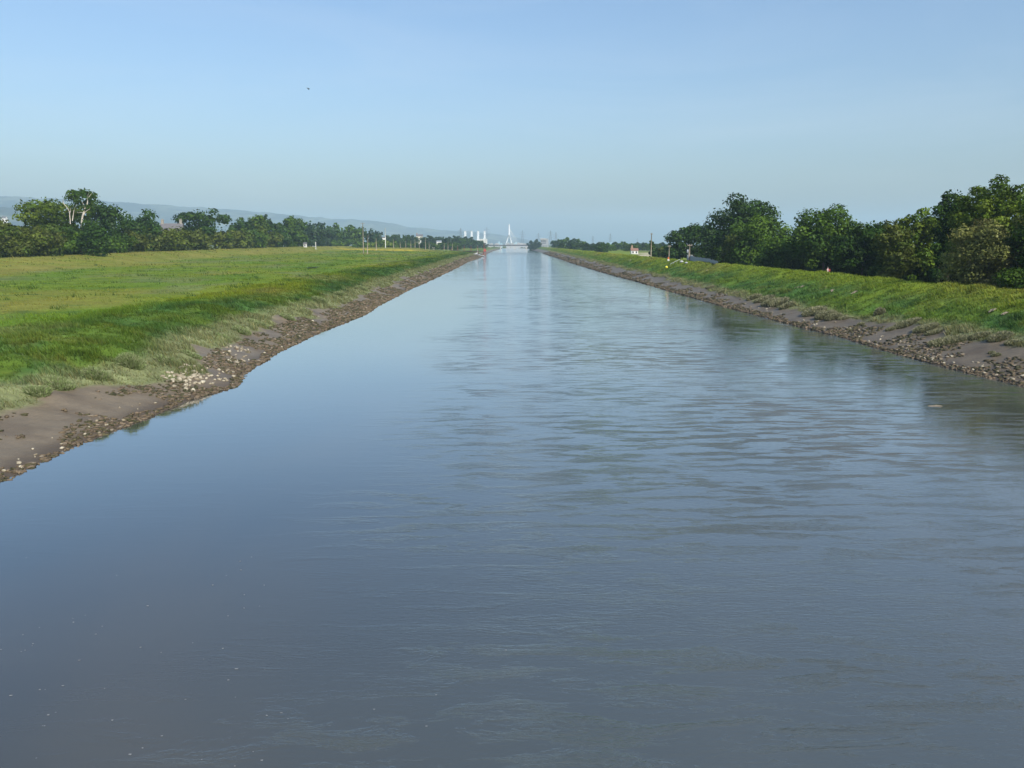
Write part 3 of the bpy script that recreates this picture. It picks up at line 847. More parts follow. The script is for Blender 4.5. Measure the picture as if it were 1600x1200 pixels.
# ---- trees behind the field levee
for (nm, lab, px, top, wpx, Y, cols, kw) in [
    ('broadleaf_tree', 'brown-green hawthorn at the near end of the levee hedge', 4, 344, 56, 275, G_OLIVE, dict(base=0.0)),
    ('broadleaf_tree', 'large light green layered tree beside the bleached tree', 80, 315, 98, 300, G_LIGHT, dict(base=0.05, lobes=64, flat=0.55, lobe_r=(0.14, 0.25))),
    ('broadleaf_tree', 'dense dark green tree right behind the bleached tree', 160, 318, 66, 310, G_DARK, dict(base=0.03, lobes=48)),
    ('broadleaf_tree', 'dark green round tree between the bleached tree and the farmhouse', 220, 331, 60, 325, G_DARK, dict(base=0.05, lobes=44)),
    ('broadleaf_tree', 'dark wind-swept tree with flat top beside the farmhouse roof', 313, 330, 70, 400, G_DARK, dict(base=0.30, flat=0.5, lobes=41)),
    ('broadleaf_tree', 'dark green tree poking above the olive hedge', 377, 343, 38, 440, G_DARK, dict(base=0.05)),
    ('broadleaf_tree', 'yellow-green pointed tree next to the two spiky conifers', 402, 338, 30, 450, G_LIGHT, dict(base=0.05, taper=0.5)),
    ('broadleaf_tree', 'dark tree with a bare grey top beyond the conifers', 430, 346, 32, 470, G_DARK, dict(base=0.05)),
    ('broadleaf_tree', 'tall mid-green tree with two rounded heads', 456, 341, 40, 480, G_MID, dict(base=0.05)),
    ('broadleaf_tree', 'blue-dark bushy tree behind the white post', 487, 349, 38, 520, G_BLUE, dict(base=0.03)),
    ('broadleaf_tree', 'small round-headed tree above the dark wood', 520, 350, 18, 640, G_MID, dict(base=0.2)),
    ('broadleaf_tree', 'dark tree of the wood near the white post', 512, 358, 34, 590, G_BLUE, dict(base=0.0)),
    ('broadleaf_tree', 'full green tree beside the tallest utility pole', 550, 354, 42, 560, G_MID, dict(base=0.0)),
    ('broadleaf_tree', 'dark tree at the edge of the wood with low lighter skirt', 532, 362, 34, 570, G_DARK, dict(base=0.0)),
    ('broadleaf_tree', 'dark round tree standing alone between two utility poles', 584, 359, 24, 640, G_BLUE, dict(base=0.1)),
    ]:
    tree(nm, lab, px, top, wpx, levY(px, 9 + 4 * ((px * 7) % 3)) if px < 530 else 830 + px % 40, cols, **kw)
for px, top in ((408, 338), (414, 336)):
    tree('conifer_tree', 'thin dark spiky conifer in the levee tree line', px, top, 9, levY(px, 16), G_BLUE, base=0.05, taper=0.9, lobes=14, group='conifers in the levee tree line', depth=3)
# hedge bushes along the levee
HB = [(28, 356, 44, 262, G_OLIVE), (62, 352, 50, 268, G_OLIVE), (104, 355, 46, 272, G_MID), (142, 347, 34, 280, G_DARK), (176, 368, 44, 288, G_MID),
      (205, 358, 36, 300, G_OLIVE), (250, 358, 42, 325, G_OLIVE), (282, 357, 42, 338, G_OLIVE), (310, 360, 34, 350, G_OLIVE),
      (345, 361, 34, 375, G_OLIVE), (370, 358, 36, 390, G_OLIVE), (394, 360, 34, 400, G_MID), (418, 361, 32, 412, G_OLIVE), (440, 363, 26, 425, G_DARK),
      (464, 362, 24, 440, G_MID), (505, 374, 26, 540, G_OLIVE), (528, 376, 24, 545, G_MID), (565, 378, 26, 560, G_MID), (598, 376, 22, 600, G_LIGHT), (612, 378, 18, 620, G_LIGHT), (580, 380, 18, 590, G_LIGHT)]
HL = ['brown-tinged hedge bush next to the hawthorn at the hedge end', 'broad olive-brown hedge bush below the light green layered tree', 'mid-green hedge bush at the foot of the bleached tree',
      'dark hedge bush just past the bleached trunk', 'mid-green hedge bush below the dense dark tree', 'olive hedge bush between the dense dark tree and the dark round tree', 'olive hedge bush before the farmhouse chimney',
      'wide olive hedge bush in front of the farmhouse roof', 'olive hedge bush ending at the trunk of the wind-swept tree', 'olive hedge bush just past the wind-swept tree', 'olive hedge bush under the dark tree poking above the hedge',
      'green hedge bush below the yellow-green pointed tree', 'olive hedge bush below the spiky conifers', 'dark hedge bush below the tree with bare grey top', 'green hedge bush below the tree with two rounded heads',
      'low olive bush past the white gate post', 'low green bush at the edge of the dark wood', 'low green bush at the foot of the tallest utility pole', 'bright green bush beside the tall white mast', 'bright green bush past the tall white mast', 'bright green bush before the lone dark round tree']
for i, (px, top, wpx, Y, cols) in enumerate(HB):
    tree('hedge_bush', HL[i], px, top, wpx * (1.25 if px < 480 else 1), (284.0 if i == 3 else levY(px, 5)) if px < 500 else 800 + px % 30, cols, base=0.0, cat='bush', trunk=False, group='hedge bushes along the levee',
         lobes=22, lobe_r=(0.2, 0.34), core=0.3)

# bleached half-dead tree: bare pale limbs below a small living top
D0 = 287.0
def PB(x, y): return Vector(at_Y(x, y, D0))
base = PB(128, 392); zb = hz(base.x, base.y)
dt = empty('bleached_tree', (base.x, base.y, zb))
tag(dt, 'half-dead tree with bare bleached white limbs and a small leafy top', 'tree')
def limb(b, pix, rad, dy=0):
    pts = [PB(x, y) - Vector((base.x, base.y, zb)) + Vector((0, dy * i / len(pix), 0)) for i, (x, y) in enumerate(pix)]
    b.tube(pts, [q * 0.66 for q in rad], 7)
b = MB()
limb(b, [(127, 395), (128, 365), (128, 344), (129, 338), (131, 331), (133, 326), (136, 320), (137, 313), (136, 308), (139, 300)], [0.62, 0.58, 0.5, 0.42, 0.36, 0.32, 0.27, 0.22, 0.17, 0.06])
limb(b, [(131, 335), (134, 331), (137, 329), (141, 327), (144, 323)], [0.24, 0.22, 0.18, 0.13, 0.05], -1)
limb(b, [(132, 327), (130, 320), (126, 314)], [0.2, 0.14, 0.07], 1)
limb(b, [(132, 332), (127, 332), (122, 332)], [0.13, 0.1, 0.04], -1)
limb(b, [(137, 310), (142, 304), (145, 300)], [0.16, 0.1, 0.04])
limb(b, [(110, 350), (109, 331), (106, 325), (103, 321), (100, 317), (101, 310)], [0.2, 0.2, 0.2, 0.18, 0.22, 0.06], -1)
limb(b, [(113, 345), (116, 329), (118, 324), (121, 320), (122, 315)], [0.2, 0.18, 0.15, 0.12, 0.05], -1)
limb(b, [(110, 332), (110, 326), (113, 322)], [0.1, 0.08, 0.03])
b.build('trunk', M_PALEBARK, dt, True)
me, LC, LR = crown_data('crown', 46 / F * D0, PB(125, 295).z - zb, PB(125, 327).z - zb, G_MID + G_DARK, leaf=0.38, count=2000, lobes=30, seed=4242, gap=0.45, flat=0.75, core=0.03, lobe_r=(0.16, 0.3))
o = link('crown', me, dt, (-0.4, 2.5, 0))

# ---- far woods: prototype trees, copied
protos = []
for k, (cols, W, H, b_, tp) in enumerate([(G_DARK, 9, 10, 0.05, 0.2), (G_BLUE, 8, 11, 0.03, 0.1), (G_MID, 10, 10, 0.05, 0.2), (G_BLUE, 5, 12, 0.03, 0.75)]):
    r_ = empty('woodland_tree', (0, 0, 0))
    me, LC, LR = crown_data('crown', W, H, b_ * H, cols, leaf=0.62, count=1500, lobes=18, seed=900 + k, taper=tp)
    link('crown', me, r_); link('trunk', trunk_data('trunk', H, b_ * H, 0.22, LC, 900 + k), r_)
    protos.append((r_, W, H, [False]))
def far_tree(px, top, wpx, Y, k, label, group):
    r_, W, H, used = protos[k]
    o = r_ if not used[0] else copy_tree(r_)
    used[0] = True
    P = at_Y(px, top, Y); zg = hz(P[0], P[1])
    o.location = (P[0], P[1], zg)
    s = wpx / F * Y / W
    o.scale = (s, s, (P[2] - zg) / H)
    o.rotation_euler = (0, 0, random.uniform(0, 6.28))
    tag(o, label, 'tree', group)
random.seed(5)
wood = []
x = 592.0
while x < 722:
    w_ = random.uniform(9, 15)
    wood.append((x, 367.5 + random.uniform(-1.5, 2.5) + 3.0 * (x - 592) / 130, w_, random.uniform(950, 1350))); x += w_ * 0.45
for (x, t_, w_, Y) in wood:
    far_tree(x, t_, w_, Y, random.choice([0, 1, 1, 3]), 'hazy tree in the belt of woodland beyond the utility poles', 'woodland belt beyond the utility poles')
x = 596.0
while x < 716:
    w_ = random.uniform(10, 16)
    far_tree(x, 379.5 + random.uniform(-1.0, 1.5), w_, random.uniform(870, 930), random.choice([0, 2, 2]), 'low hedge tree behind the pole row at the end of the field', 'hedge behind the pole row')
    x += w_ * 0.7
for (x, t_, w_, Y) in [(716, 371, 12, 1250), (724, 370, 14, 1200), (733, 370.5, 13, 1230), (742, 374, 12, 1260), (750, 376, 12, 1280), (757, 379, 10, 1300), (728, 373, 16, 1190), (739, 376, 16, 1190)]:
    far_tree(x, t_, w_, Y, random.choice([0, 1]), 'dark tree of the clump below the white power station towers', 'dark trees below the power station')
for (x, t_, w_, Y) in [(829, 376, 10, 1450), (838, 374, 10, 1400), (834, 379, 10, 1350), (842, 378, 8, 1400)]:
    far_tree(x, t_, w_, Y, 1, 'dark tree at the far end of the low bridge', 'trees at the end of the low bridge')
for (x, t_, w_, Y) in [(866, 376, 10, 1100), (872, 374.5, 11, 1080), (883, 371.5, 18, 900), (893, 373, 16, 880), (905, 374, 18, 850), (914, 378, 14, 860), (878, 380, 14, 900), (898, 381, 18, 850), (920, 382, 10, 900)]:
    far_tree(x, t_, w_, Y, random.choice([0, 1, 2]), 'round dark tree in the clump next to the pale factory', 'tree clump next to the factory')
for (x, t_, w_, Y) in [(933, 383.5, 10, 640), (939.5, 378.5, 11, 600), (947, 382, 10, 680)]:
    far_tree(x, t_, w_, Y, 0, 'dark bushy tree standing on the embankment line past the factory', 'bushy trees past the factory')
x = 918.0
while x < 1046:
    w_ = random.uniform(10, 17)
    far_tree(x, 379.5 + random.uniform(-2, 2.5), w_, random.uniform(640, 1000), random.choice([0, 1, 1, 2]), 'hazy tree of the woodland behind the white cottage', 'woodland behind the cottage')
    x += w_ * 0.42
for (x, t_, w_, Y, c_) in [(1020, 377, 9, 420, G_DARK), (1027, 388, 16, 400, G_DARK), (1036, 386, 14, 380, G_OLIVE), (1042, 394, 14, 350, G_DARK)]:
    tree('bush', 'dark scrubby bush between the two plain utility poles', x, t_, w_, Y, c_, base=0.0, cat='bush', trunk=False, group='scrub between the poles', lobes=12)

# ------------------------------------------------------------------ marsh shrubs on the mud edge
def marsh_shrub(px, py, wpx, hpx, label, group, cols, seed):
    P = hit(px, py); Y = P[1]
    rng_ = np.random.default_rng(seed)
    W = wpx / F * Y * rng_.uniform(0.9, 1.5); H = hpx / F * Y * rng_.uniform(0.4, 0.8)
    n = int(np.clip(W * H * 4500, 400, 4500))
    # stems fanning out of a cushion
    a = rng_.uniform(0, 2 * np.pi, n); r_ = np.sqrt(rng_.uniform(0, 1, n))
    x = np.cos(a) * r_ * W / 2; y_ = np.sin(a) * r_ * W / 2 * 0.8
    dome = np.sqrt(np.clip(1 - r_ ** 2 * 0.85, 0.05, 1)) * H * (0.75 + 0.5 * fbm(x * 2.5 + seed, y_ * 2.5, seed, 3))
    z = dome * rng_.uniform(0.35, 1.0, n) ** 0.6
    zg = h(P[0] + x, P[1] + y_) - P[2]
    n3 = n
    lean = np.stack([np.cos(a) * r_, np.sin(a) * r_, np.full(n, 1.2)], 1) + rng_.normal(size=(n, 3)) * 0.45
    lean /= np.linalg.norm(lean, axis=1, keepdims=True)
    ln = (0.10 + 0.45 * H) * rng_.uniform(0.5, 1.2, n) * 0.8
    b0 = np.stack([x, y_, zg + np.maximum(dome * rng_.uniform(0.0, 0.85, n) - 0.03, -0.03)], 1)
    sd = np.cross(lean, rng_.normal(size=(n, 3))); sd /= np.linalg.norm(sd, axis=1, keepdims=True) + 1e-9
    wd_ = (0.015 + 0.0007 * Y) * rng_.uniform(0.7, 1.4, n)
    V = np.stack([b0 - sd * wd_[:, None], b0 + sd * wd_[:, None], b0 + lean * ln[:, None]], 1).reshape(-1, 3)
    Fq = np.arange(n * 3).reshape(-1, 3)
    col = np.array(cols)[rng_.choice(len(cols), n)] * rng_.uniform(0.7, 1.3, (n, 1))
    cc = np.ones((n, 3, 4)); cc[..., :3] = col[:, None, :]; cc = cc.reshape(-1, 4)
    root = link('marsh_shrub', np_data('marsh_shrub', V, Fq, M_LEAF, cc)); root.location = P
    tag(root, label, 'shrub', group)
G_SALT = [(0.24, 0.235, 0.14), (0.20, 0.205, 0.11), (0.27, 0.26, 0.17), (0.17, 0.18, 0.10)]
ms = [(1178, 466, 16, 9), (1194, 471, 26, 13), (1206, 476, 22, 12), (1216, 478, 28, 14), (1230, 481, 18, 9), (1272, 490, 26, 12), (1282, 492, 18, 11), (1290, 496, 24, 13),
      (1302, 499, 18, 12), (1318, 499, 16, 8), (1345, 508, 8, 5), (1374, 492, 12, 16), (1392, 516, 12, 8), (1400, 513, 9, 7), (1418, 508, 26, 10), (1446, 517, 26, 10),
      (1478, 536, 34, 18), (1494, 533, 24, 13), (1458, 522, 16, 8), (1549, 553, 8, 5), (1556, 556, 9, 7), (1562, 528, 26, 9), (1582, 538, 20, 9), (1530, 528, 26, 9), (1110, 452, 12, 6), (1128, 456, 10, 5), (1150, 460, 12, 6), (1090, 446, 10, 4)]
for i, (a_, b_, c_, d_) in enumerate(ms):
    if a_ == 1374: lb, gp = 'tall dry brownish clump standing up in the embankment grass above the mud', None
    elif c_ < 13: lb, gp = 'small isolated grey-green tuft on the mud below the embankment', 'small marsh tufts below the embankment'
    elif c_ > 30: lb, gp = 'largest rounded grey-green marsh shrub standing forward on the mud', None
    else: lb, gp = 'low grey-green cushion of marsh shrub along the mud edge of the embankment', 'marsh shrubs below the embankment'
    marsh_shrub(a_, b_, c_, d_, lb, gp, G_SALT, 300 + i)
ml = [(60, 618, 34, 20), (20, 628, 30, 18), (92, 602, 34, 18), (118, 612, 26, 14), (150, 590, 34, 20), (178, 580, 30, 20), (205, 572, 34, 22), (232, 562, 34, 18), (262, 570, 30, 20), (284, 548, 26, 18), (300, 556, 20, 10),
      (325, 536, 26, 14), (350, 530, 24, 14), (378, 520, 26, 14), (402, 508, 22, 10), (450, 498, 20, 10), (500, 472, 18, 9), (530, 462, 14, 7), (565, 452, 14, 6)]
G_SALT2 = [(0.17, 0.22, 0.085), (0.20, 0.235, 0.11), (0.14, 0.19, 0.07), (0.22, 0.24, 0.13)]
for i, (a_, b_, c_, d_) in enumerate([q for k_, q in enumerate(ml) if k_ % 2 == 0 or k_ > 12]):
    marsh_shrub(a_, b_, c_, d_, 'soft grey-green tuft of marsh plants on the bank below the field', 'marsh tufts below the field', G_SALT2, 400 + i)
# ------------------------------------------------------------------ stones
def stone_mesh(seed, name='stone'):
    rng_ = np.random.default_rng(seed)
    p = (1 + 5 ** 0.5) / 2
    V = np.array([(-1, p, 0), (1, p, 0), (-1, -p, 0), (1, -p, 0), (0, -1, p), (0, 1, p), (0, -1, -p), (0, 1, -p), (p, 0, -1), (p, 0, 1), (-p, 0, -1), (-p, 0, 1)], float)
    V /= np.linalg.norm(V[0])
    Fc = np.array([(0, 11, 5), (0, 5, 1), (0, 1, 7), (0, 7, 10), (0, 10, 11), (1, 5, 9), (5, 11, 4), (11, 10, 2), (10, 7, 6), (7, 1, 8),
                   (3, 9, 4), (3, 4, 2), (3, 2, 6), (3, 6, 8), (3, 8, 9), (4, 9, 5), (2, 4, 11), (6, 2, 10), (8, 6, 7), (9, 8, 1)])
    V = V * rng_.uniform(0.72, 1.15, (12, 1)) * np.array([1.0, 0.75, 0.6])
    return V, Fc
SM = []
for k in range(8):
    V, Fc = stone_mesh(k)
    SM.append(np_data('stone', V, Fc, M_STONE))
random.seed(11)
def stone(P, s, label, group):
    o = link('stone', random.choice(SM))
    o.location = (P[0], P[1], P[2] + 0.12 * s)
    o.scale = (s, s * random.uniform(0.7, 1.1), s * random.uniform(0.6, 1.0))
    o.rotation_euler = (random.uniform(-0.4, 0.4), random.uniform(-0.4, 0.4), random.uniform(0, 6.28))
    tag(o, label, 'stone', group)
def scatter(poly, n, smin, smax, label, group):
    poly = np.array(poly, float); k = 0; tries = 0
    while k < n and tries < n * 60:
        tries += 1
        x = random.uniform(poly[:, 0].min(), poly[:, 0].max()); y_ = random.uniform(poly[:, 1].min(), poly[:, 1].max())
        inside = False
        for i in range(len(poly)):
            x1, y1 = poly[i]; x2, y2 = poly[i - 1]
            if (y1 > y_) != (y2 > y_) and x < (x2 - x1) * (y_ - y1) / (y2 - y1) + x1: inside = not inside
        if not inside: continue
        P = hit(x, y_)
        if P[2] < 0.02: continue
        stone(P, random.uniform(smin, smax) * random.uniform(0.7, 1.0), label, group); k += 1
LA = 'pale limestone block in the rubble heap on the mud below the field'
scatter([(252, 588), (290, 568), (330, 572), (372, 583), (376, 590), (340, 600), (300, 612), (275, 612), (262, 600)], 95, 0.14, 0.34, LA, 'limestone rubble heap below the field')
LB = 'pale limestone block in the smaller rubble patch up the bank from the heap'
scatter([(336, 552), (358, 540), (390, 545), (396, 560), (380, 574), (358, 566)], 40, 0.13, 0.30, LB, 'smaller rubble patch below the field')
LC_ = 'loose pale stone at the water line of the mud bank below the field'
scatter([(0, 735), (60, 690), (150, 650), (230, 618), (262, 620), (200, 660), (100, 700), (10, 745)], 26, 0.08, 0.2, LC_, 'loose stones on the mud bank below the field')
scatter([(400, 560), (480, 500), (580, 465), (640, 438), (650, 445), (580, 482), (500, 514), (430, 550)], 30, 0.12, 0.3, LC_, 'loose stones on the mud bank below the field')
LD = 'pale stone in the rubble edging along the foot of the embankment'
scatter([(1240, 498), (1300, 502), (1400, 530), (1500, 558), (1600, 585), (1600, 600), (1500, 576), (1400, 549), (1300, 519), (1240, 505)], 80, 0.09, 0.26, LD, 'rubble edging below the embankment')
scatter([(980, 432), (1040, 440), (1150, 468), (1240, 490), (1240, 505), (1150, 480), (1040, 450), (980, 434)], 28, 0.12, 0.3, LD, 'rubble edging below the embankment')

# weed-covered rubble: thousands of dark stones, one mass
def rubble(name, n, side, Y0, Y1, label, seed):
    rng_ = np.random.default_rng(seed)
    Y = np.exp(rng_.uniform(np.log(Y0), np.log(Y1), n))
    mud = mudL(Y) if side == 'L' else mudR(Y)
    d = rng_.uniform(0, 1, n) ** 1.25 * mud * 0.95
    X = eL(Y) - d if side == 'L' else eR(Y) + d
    dens = fbm(X * 0.28, Y * 0.28, 131)
    lim = 0.47 + 0.10 * (d / mud)
    if side == 'L':
        lim = lim + np.interp(Y, [30, 40, 50, 56, 70, 80, 150], [0.05, 0.07, 0.06, -0.02, -0.05, -0.10, -0.12])
        lim = lim - 0.30 * np.exp(-(d / 0.5) ** 2)
    else:
        lim = lim - 0.03 - 0.30 * np.exp(-(d / 1.2) ** 2) + 0.28 * (d / mud) ** 2
    keep = dens > lim
    X, Y, d = X[keep], Y[keep], d[keep]
    n = len(X)
    s = (0.07 + 0.0009 * Y) * rng_.uniform(0.5, 1.6, n)
    base = [stone_mesh(50 + k) for k in range(6)]
    Vb = np.array([b_[0] for b_ in base]); Fb = base[0][1]
    k = rng_.integers(0, 6, n)
    a = rng_.uniform(0, 6.28, n)
    V = Vb[k] * s[:, None, None] * np.stack([rng_.uniform(0.9, 1.9, n), rng_.uniform(0.7, 1.0, n), rng_.uniform(0.6, 1.0, n)], 1)[:, None, :]
    ca, sa = np.cos(a)[:, None], np.sin(a)[:, None]
    V = np.stack([V[..., 0] * ca - V[..., 1] * sa, V[..., 0] * sa + V[..., 1] * ca, V[..., 2]], -1)
    V += np.stack([X, Y, h(X, Y) + 0.15 * s], 1)[:, None, :]
    FF = (Fb[None] + (np.arange(n) * 12)[:, None, None]).reshape(-1, 3)
    pal = np.array([(0.040, 0.040, 0.016), (0.066, 0.058, 0.026), (0.092, 0.070, 0.042), (0.125, 0.095, 0.062), (0.16, 0.135, 0.10)])
    pr = np.array([0.30, 0.26, 0.22, 0.15, 0.07])
    near = np.exp(-d / 0.8)
    ci = rng_.choice(5, n, p=pr)
    ci = np.where(rng_.uniform(0, 1, n) < near * 0.7, 3 - (rng_.uniform(0, 1, n) < 0.5), ci)
    c = pal[ci] * rng_.uniform(0.75, 1.3, (n, 1))
    cc = np.ones((n, 12, 4)); cc[..., :3] = c[:, None, :]
    tag(link(name, np_data(name, V.reshape(-1, 3), FF, M_RIPRAP, cc.reshape(-1, 4))), label, 'rubble', kind='stuff')
rubble('bank_rubble', 16000, 'L', 26, 750, 'dark weed-covered rubble along the water below the field', 21)
rubble('embankment_rubble', 15000, 'R', 50, 900, 'brown weed-covered rubble along the water below the embankment', 22)

# ------------------------------------------------------------------ utility poles
def pole(px, top, bot, Y, label, group=None, arm=None, can=False, lean=0.0, r=0.17, m=None):
    P = at_Y(px, bot, Y); zg = hz(P[0], P[1]); H = at_Y(px, top, Y)[2] - zg
    root = empty('utility_pole', (P[0], P[1], zg)); root.rotation_euler = (0, lean, 0)
    tag(root, label, 'pole', group)
    MB().tube([(0, 0, -0.5), (0, 0, H * 0.5), (0, 0, H)], [r, r * 0.88, r * 0.72], 10).build('post', m or M_POLE, root, True)
    if arm:
        a = MB().box(-arm / 2, arm / 2, -r - 0.12, -r - 0.005, H - 0.55, H - 0.38).build('crossarm', M_POLE, root)
        for sx in (-0.42, 0, 0.42):
            MB().lathe([(0.05, 0), (0.09, 0.05), (0.05, 0.12), (0.09, 0.18), (0.03, 0.28)], 8, (sx * arm, -r - 0.06, H - 0.378)).build('insulator', M_CONC, a)
    if can:
        MB().lathe([(0.2, 0), (0.28, 0.06), (0.28, 0.95), (0.18, 1.05)], 10, (-r - 0.30, 0, H * 0.45)).build('transformer', M_METAL, root, True)
        MB().tube([(-r - 0.05, 0, 0.3), (-r - 0.05, 0, H * 0.45)], 0.06, 6).build('cable_duct', M_METAL, root)
    return root
pole(568, 348, 395, 515, 'tallest timber utility pole, standing alone in the field with a crossarm', arm=2.4, r=0.26)
pole(574, 367, 396, 510, 'short timber pole leaning beside the tallest utility pole', r=0.24, lean=0.06)
pole(588, 372, 389, 720, 'stout pale pole in front of the lone dark round tree', r=0.34)
pole(602.5, 356, 388, 760, 'tall white mast with a pale head by the yellow-flowered slope', r=0.26, m=M_WHITE)
for (x, t_, b_, Y) in [(615, 374, 387, 760), (625.5, 378, 387, 765), (642, 376, 386, 770), (648.5, 373, 384, 800), (665, 371, 386, 770), (670.5, 377, 384, 800), (634, 376, 385, 800), (655, 377, 384, 810), (694, 379, 386, 840), (700, 378, 386, 850), (707, 379, 386, 860)]:
    pole(x, t_, b_, Y, 'thin timber pole in the row receding along the field edge', group='row of poles along the field edge', r=0.24)
pole(1017, 364, 404, 330, 'tall bare timber pole behind the embankment beside the pale field', r=0.22, arm=0.9)
pole(1045, 383, 408, 272, 'timber pole with a white base beside the orange marker', r=0.2, arm=1.0)
pole(1076.5, 381, 413, 245, 'utility pole with crossarm and transformer beside the steel fence', arm=1.4, can=True, r=0.22)

def sign_post(px, top, bot, Y, label):
    P = at_Y(px, bot, Y); zg = hz(P[0], P[1]); H = at_Y(px, top, Y)[2] - zg
    root = empty('gate_post', (P[0], P[1], zg)); tag(root, label, 'post')
    MB().box(-0.18, 0.18, -0.18, 0.18, -0.3, H).build('post', M_WHITE, root)
    MB().box(-2.6, -0.18, -0.06, 0.06, H * 0.40, H * 0.47).build('rail', M_METAL, root)
    MB().box(-0.26, 0.26, -0.26, 0.26, H, H + 0.12).build('cap', M_METAL, root)
sign_post(493.5, 378, 386, 612, 'white gate post with a side rail before the blue-dark bushy tree')

# ------------------------------------------------------------------ buildings
def house(name, px, py_eave, Y, wm, dm, hm, rm, wall, roof, label, cat='house', chim=0, win=(2, 1), rz=0.0, parapet=False, gable='x'):
    P = at_Y(px, py_eave, Y); zg = hz(P[0], P[1])
    root = empty(name, (P[0], P[1], zg), rz); tag(root, label, cat)
    e = hm
    w2, d2 = wm / 2, dm / 2
    b = MB()
    if gable == 'x':
        b.prism([(-d2, -0.4), (d2, -0.4), (d2, e), (0, e + rm), (-d2, e)], -w2, w2)
        b.v = [(y_, x_, z_) for x_, y_, z_ in b.v]; b.f = [q[::-1] for q in b.f]
    else:
        b.prism([(-w2, -0.4), (w2, -0.4), (w2, e), (0, e + rm), (-w2, e)], -d2, d2)
    b.build('wall', wall, root)
    r_ = MB(); t_ = 0.18; ov = 0.35
    half = d2 if gable == 'x' else w2; ln = w2 if gable == 'x' else d2
    sl = rm / half
    prof = [(-half - ov, e - ov * sl + 0.02), (0, e + rm + 0.02), (half + ov, e - ov * sl + 0.02), (half + ov, e - ov * sl + t_ + 0.02), (0, e + rm + t_ + 0.05), (-half - ov, e - ov * sl + t_ + 0.02)]
    r_.prism(prof, -ln - ov, ln + ov)
    if gable == 'x':
        r_.v = [(y_, x_, z_) for x_, y_, z_ in r_.v]; r_.f = [q[::-1] for q in r_.f]
    ro = r_.build('roof', roof, root)
    for i in range(chim):
        cx = (-w2 + 0.7) if i == 0 else (w2 - 0.7)
        if gable == 'y': cx = 0.0
        ch = MB().box(cx - 0.55, cx + 0.55, -0.45, 0.45, e + rm * 0.6, e + rm + 1.7)
        ch.box(cx - 0.65, cx + 0.65, -0.55, 0.55, e + rm + 1.7, e + rm + 1.9)
        for q in (-0.25, 0.25): ch.lathe([(0.14, 0), (0.12, 0.5)], 8, (cx + q, 0, e + rm + 1.9))
        ch.build('chimney', M_STONEWALL if name == 'farmhouse' else M_BRICK, ro)
    nx, nz = win
    for j in range(nz):
        for i in range(nx):
            cx = -w2 + wm * (i + 0.5) / nx; cz = e * (j + 0.5) / nz
            ww, wh = min(1.2, wm / nx * 0.45), min(1.3, e / nz * 0.5)
            wf = MB().box(cx - ww / 2 - 0.08, cx + ww / 2 + 0.08, -d2 - 0.05, -d2 + 0.02, cz - wh / 2 - 0.08, cz + wh / 2 + 0.08).build('window', M_WHITE, root)
            MB().box(cx - ww / 2, cx + ww / 2, -d2 - 0.07, -d2 - 0.052, cz - wh / 2, cz + wh / 2).build('pane', M_GLASS, wf)
    return root
def eave_h(px, py, Y):
    P = at_Y(px, py, Y); return P[2] - hz(P[0], P[1])
house('farmhouse', 269, 360, 400, 9.6, 7.5, eave_h(269, 360.5, 400), 3.2, M_STONEWALL, M_ROOF, 'stone farmhouse with grey slate roof and two end chimneys behind the hedge', chim=2, win=(3, 3), rz=0.15)
house('cottage', 991, 393, 570, 4.6, 4.5, eave_h(991, 391.3, 570), 1.3, M_WHITE, M_TILE, 'small white cottage with orange-red tiled roof among hazy trees', chim=1, win=(2, 1))
house('tall_house', 655.5, 370, 1180, 8.5, 7, eave_h(655, 369, 1180), 2.4, M_CREAM, M_ROOF, 'tall house with dark roof rising over the woodland belt', chim=1, win=(2, 4))
house('white_house', 659, 372, 1120, 5.5, 6, eave_h(659, 372, 1120), 2.0, M_WHITE, M_ROOF, 'white gabled house in front of the tall dark-roofed house', gable='y', win=(2, 3))
house('white_shed', 686, 379, 940, 5.2, 4, eave_h(686, 377.5, 940), 0.9, M_WHITE, M_METAL, 'small white shed with pale roof at the end of the field', cat='shed', win=(2, 1))
house('white_shed', 676, 384, 920, 4.5, 3, eave_h(676, 383, 920), 0.6, M_CREAM, M_METAL, 'low cream shed near the pole row below the woodland belt', cat='shed', win=(2, 1))
house('white_shed', 600, 372, 980, 3.6, 4, eave_h(600, 371.5, 980), 0.9, M_WHITE, M_ROOF, 'white gable end beside the tall white mast', cat='shed', win=(1, 2))
house('white_shed', 477, 382, 620, 1.9, 2.4, eave_h(477, 381, 620), 0.8, M_WHITE, M_ROOF, 'tiny white hut under the trees near the white gate post', cat='shed', win=(1, 1))
house('hill_farm', 7, 342, 1500, 7, 7, eave_h(7, 341, 1500), 3, M_WHITE, M_ROOF, 'white farm building showing above the hedge before the dark hill', win=(3, 2))
house('barn', 957, 384, 1600, 12, 10, eave_h(957, 382, 1600), 3, M_METAL, M_BLUE, 'pale grey barn among the hazy trees behind the cottage', cat='barn', win=(3, 1))

